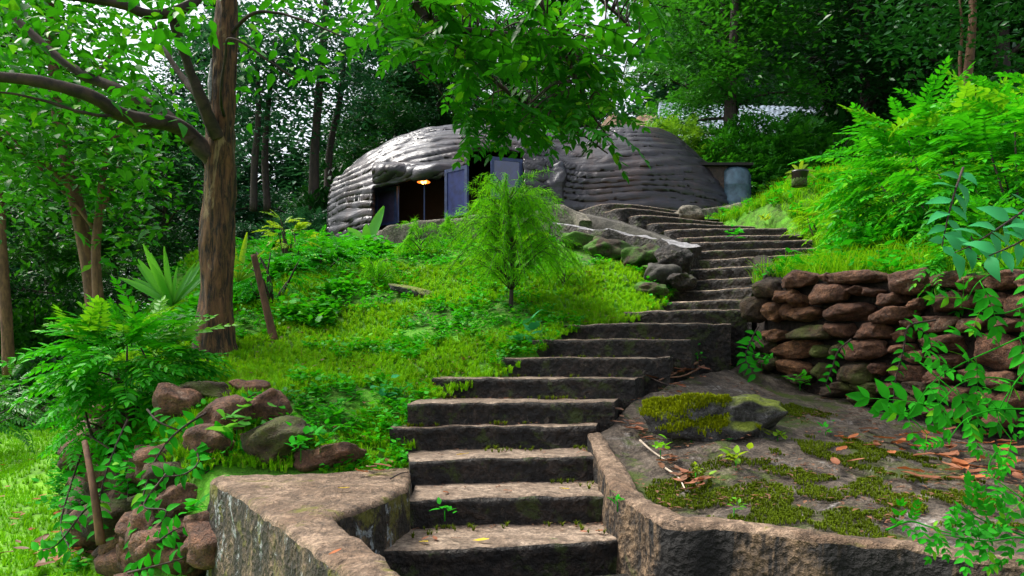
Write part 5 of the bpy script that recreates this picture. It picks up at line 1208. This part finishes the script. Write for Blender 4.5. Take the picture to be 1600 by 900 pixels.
# leaf litter along the soil as uncountable bits
rng=np.random.default_rng(5)
P=area(5200,.3,4.2,2.4,7.6,HS,lambda x,y:(curbside(x,y)>.05)&(x>SR(y)-.0)&(behindwall(x,y)<-.05),rng); dens=nz(P,1.6,50,3); P=P[dens>.12]
g=MB(); g.add(*scatter(T_leaf_lo(.4),P+[0,0,.05],frames(rand_dirs(len(P),rng,-.1,.25)),rng.uniform(.02,.06,len(P)))); tag(g.build('leaf_litter',M['litter']),'small crumbled brown leaf litter on the soil bank',kind='stuff')

P=[];Q_=[]
for i in range(0,14):
    l=LIPS[i]; nx_=LIPS[i+1]; n=150 if i<5 else 60
    t=rng.random(n); x=l[0,0]+(l[-1,0]-l[0,0])*t; y=np.interp(x,l[:,0],l[:,1]); yb=np.interp(x,nx_[:,0],nx_[:,1]); dd=(rng.random(n)**2.5)*.25
    for a,b,c_,d_ in zip(x,y,yb,dd): 
        (P if rng.random()<.6 else Q_).append([a,max(b+.06,c_-.03-d_),ZI[i]+.008])
P=np.array(P);Q_=np.array(Q_); P=P[nz(P,3,4,2)>-.1]; Q_=Q_[nz(Q_,2.5,8,2)>.0]
g=MB(); g.add(*scatter(T_leaf_lo(.45),P,frames(rand_dirs(len(P),rng,-.1,.3)),rng.uniform(.012,.035,len(P)))); tag(g.build('step_litter',M['litter']),'crumbs of dead leaves gathered in the corners of the steps',kind='stuff')
g=MB(); g.add(*plant(tuft(9,.02,.006,3,1.2),Q_,rng,.5,1.4)); tag(g.build('step_moss',M['moss']),'tiny moss tufts along the foot of the risers',kind='stuff')
P=area(2600,-4.2,2.0,4.6,12,HL,onmound,rng); P=P[nz(P,1.3,22,3)>.05]; g=MB(); g.add(*scatter(T_leaf_lo(.45),P+[0,0,.06],frames(rand_dirs(len(P),rng,-.2,.4)),rng.uniform(.03,.075,len(P)))); tag(g.build('slope_litter',M['litter']),'small dead leaves scattered through the slope grass',kind='stuff')

# ------------------------------------------------------------------ world, sun, camera
w=bpy.data.worlds.new('World'); SC.world=w; w.use_nodes=True; nt=w.node_tree
sk=nt.nodes.new('ShaderNodeTexSky'); sk.sky_type='NISHITA'; sk.sun_disc=False; EL,AZ=math.radians(56),math.radians(288)
sk.sun_elevation=EL; sk.sun_rotation=AZ; sk.air_density=1.0; sk.dust_density=3.0
hsv=nt.nodes.new('ShaderNodeHueSaturation'); hsv.inputs['Saturation'].default_value=.35; nt.links.new(sk.outputs[0],hsv.inputs['Color'])
bg=nt.nodes['Background']; nt.links.new(hsv.outputs[0],bg.inputs[0]); bg.inputs[1].default_value=.095
su=bpy.data.lights.new('sun','SUN'); su.energy=1.7; su.angle=math.radians(18); su.color=(1,.94,.84); so=bpy.data.objects.new('sun',su); COL.objects.link(so)
# sun direction from azimuth measured like the sky texture (from +Y towards +X)
d=Vector((math.sin(AZ)*math.cos(EL),math.cos(AZ)*math.cos(EL),math.sin(EL))); so.rotation_euler=d.to_track_quat('Z','Y').to_euler(); so.location=d*30
cam=bpy.data.cameras.new('camera'); co_=bpy.data.objects.new('camera',cam); COL.objects.link(co_); co_.location=(0,0,EYE); co_.rotation_euler=(math.pi/2,0,0)
cam.sensor_width=36; cam.lens=36*F0/1600; cam.shift_y=(HOR-450)/1600; cam.clip_end=1000; SC.camera=co_
SC.view_settings.view_transform='Standard'; SC.view_settings.look='None'; SC.view_settings.exposure=1.8; SC.view_settings.gamma=1
SC.render.engine='CYCLES'
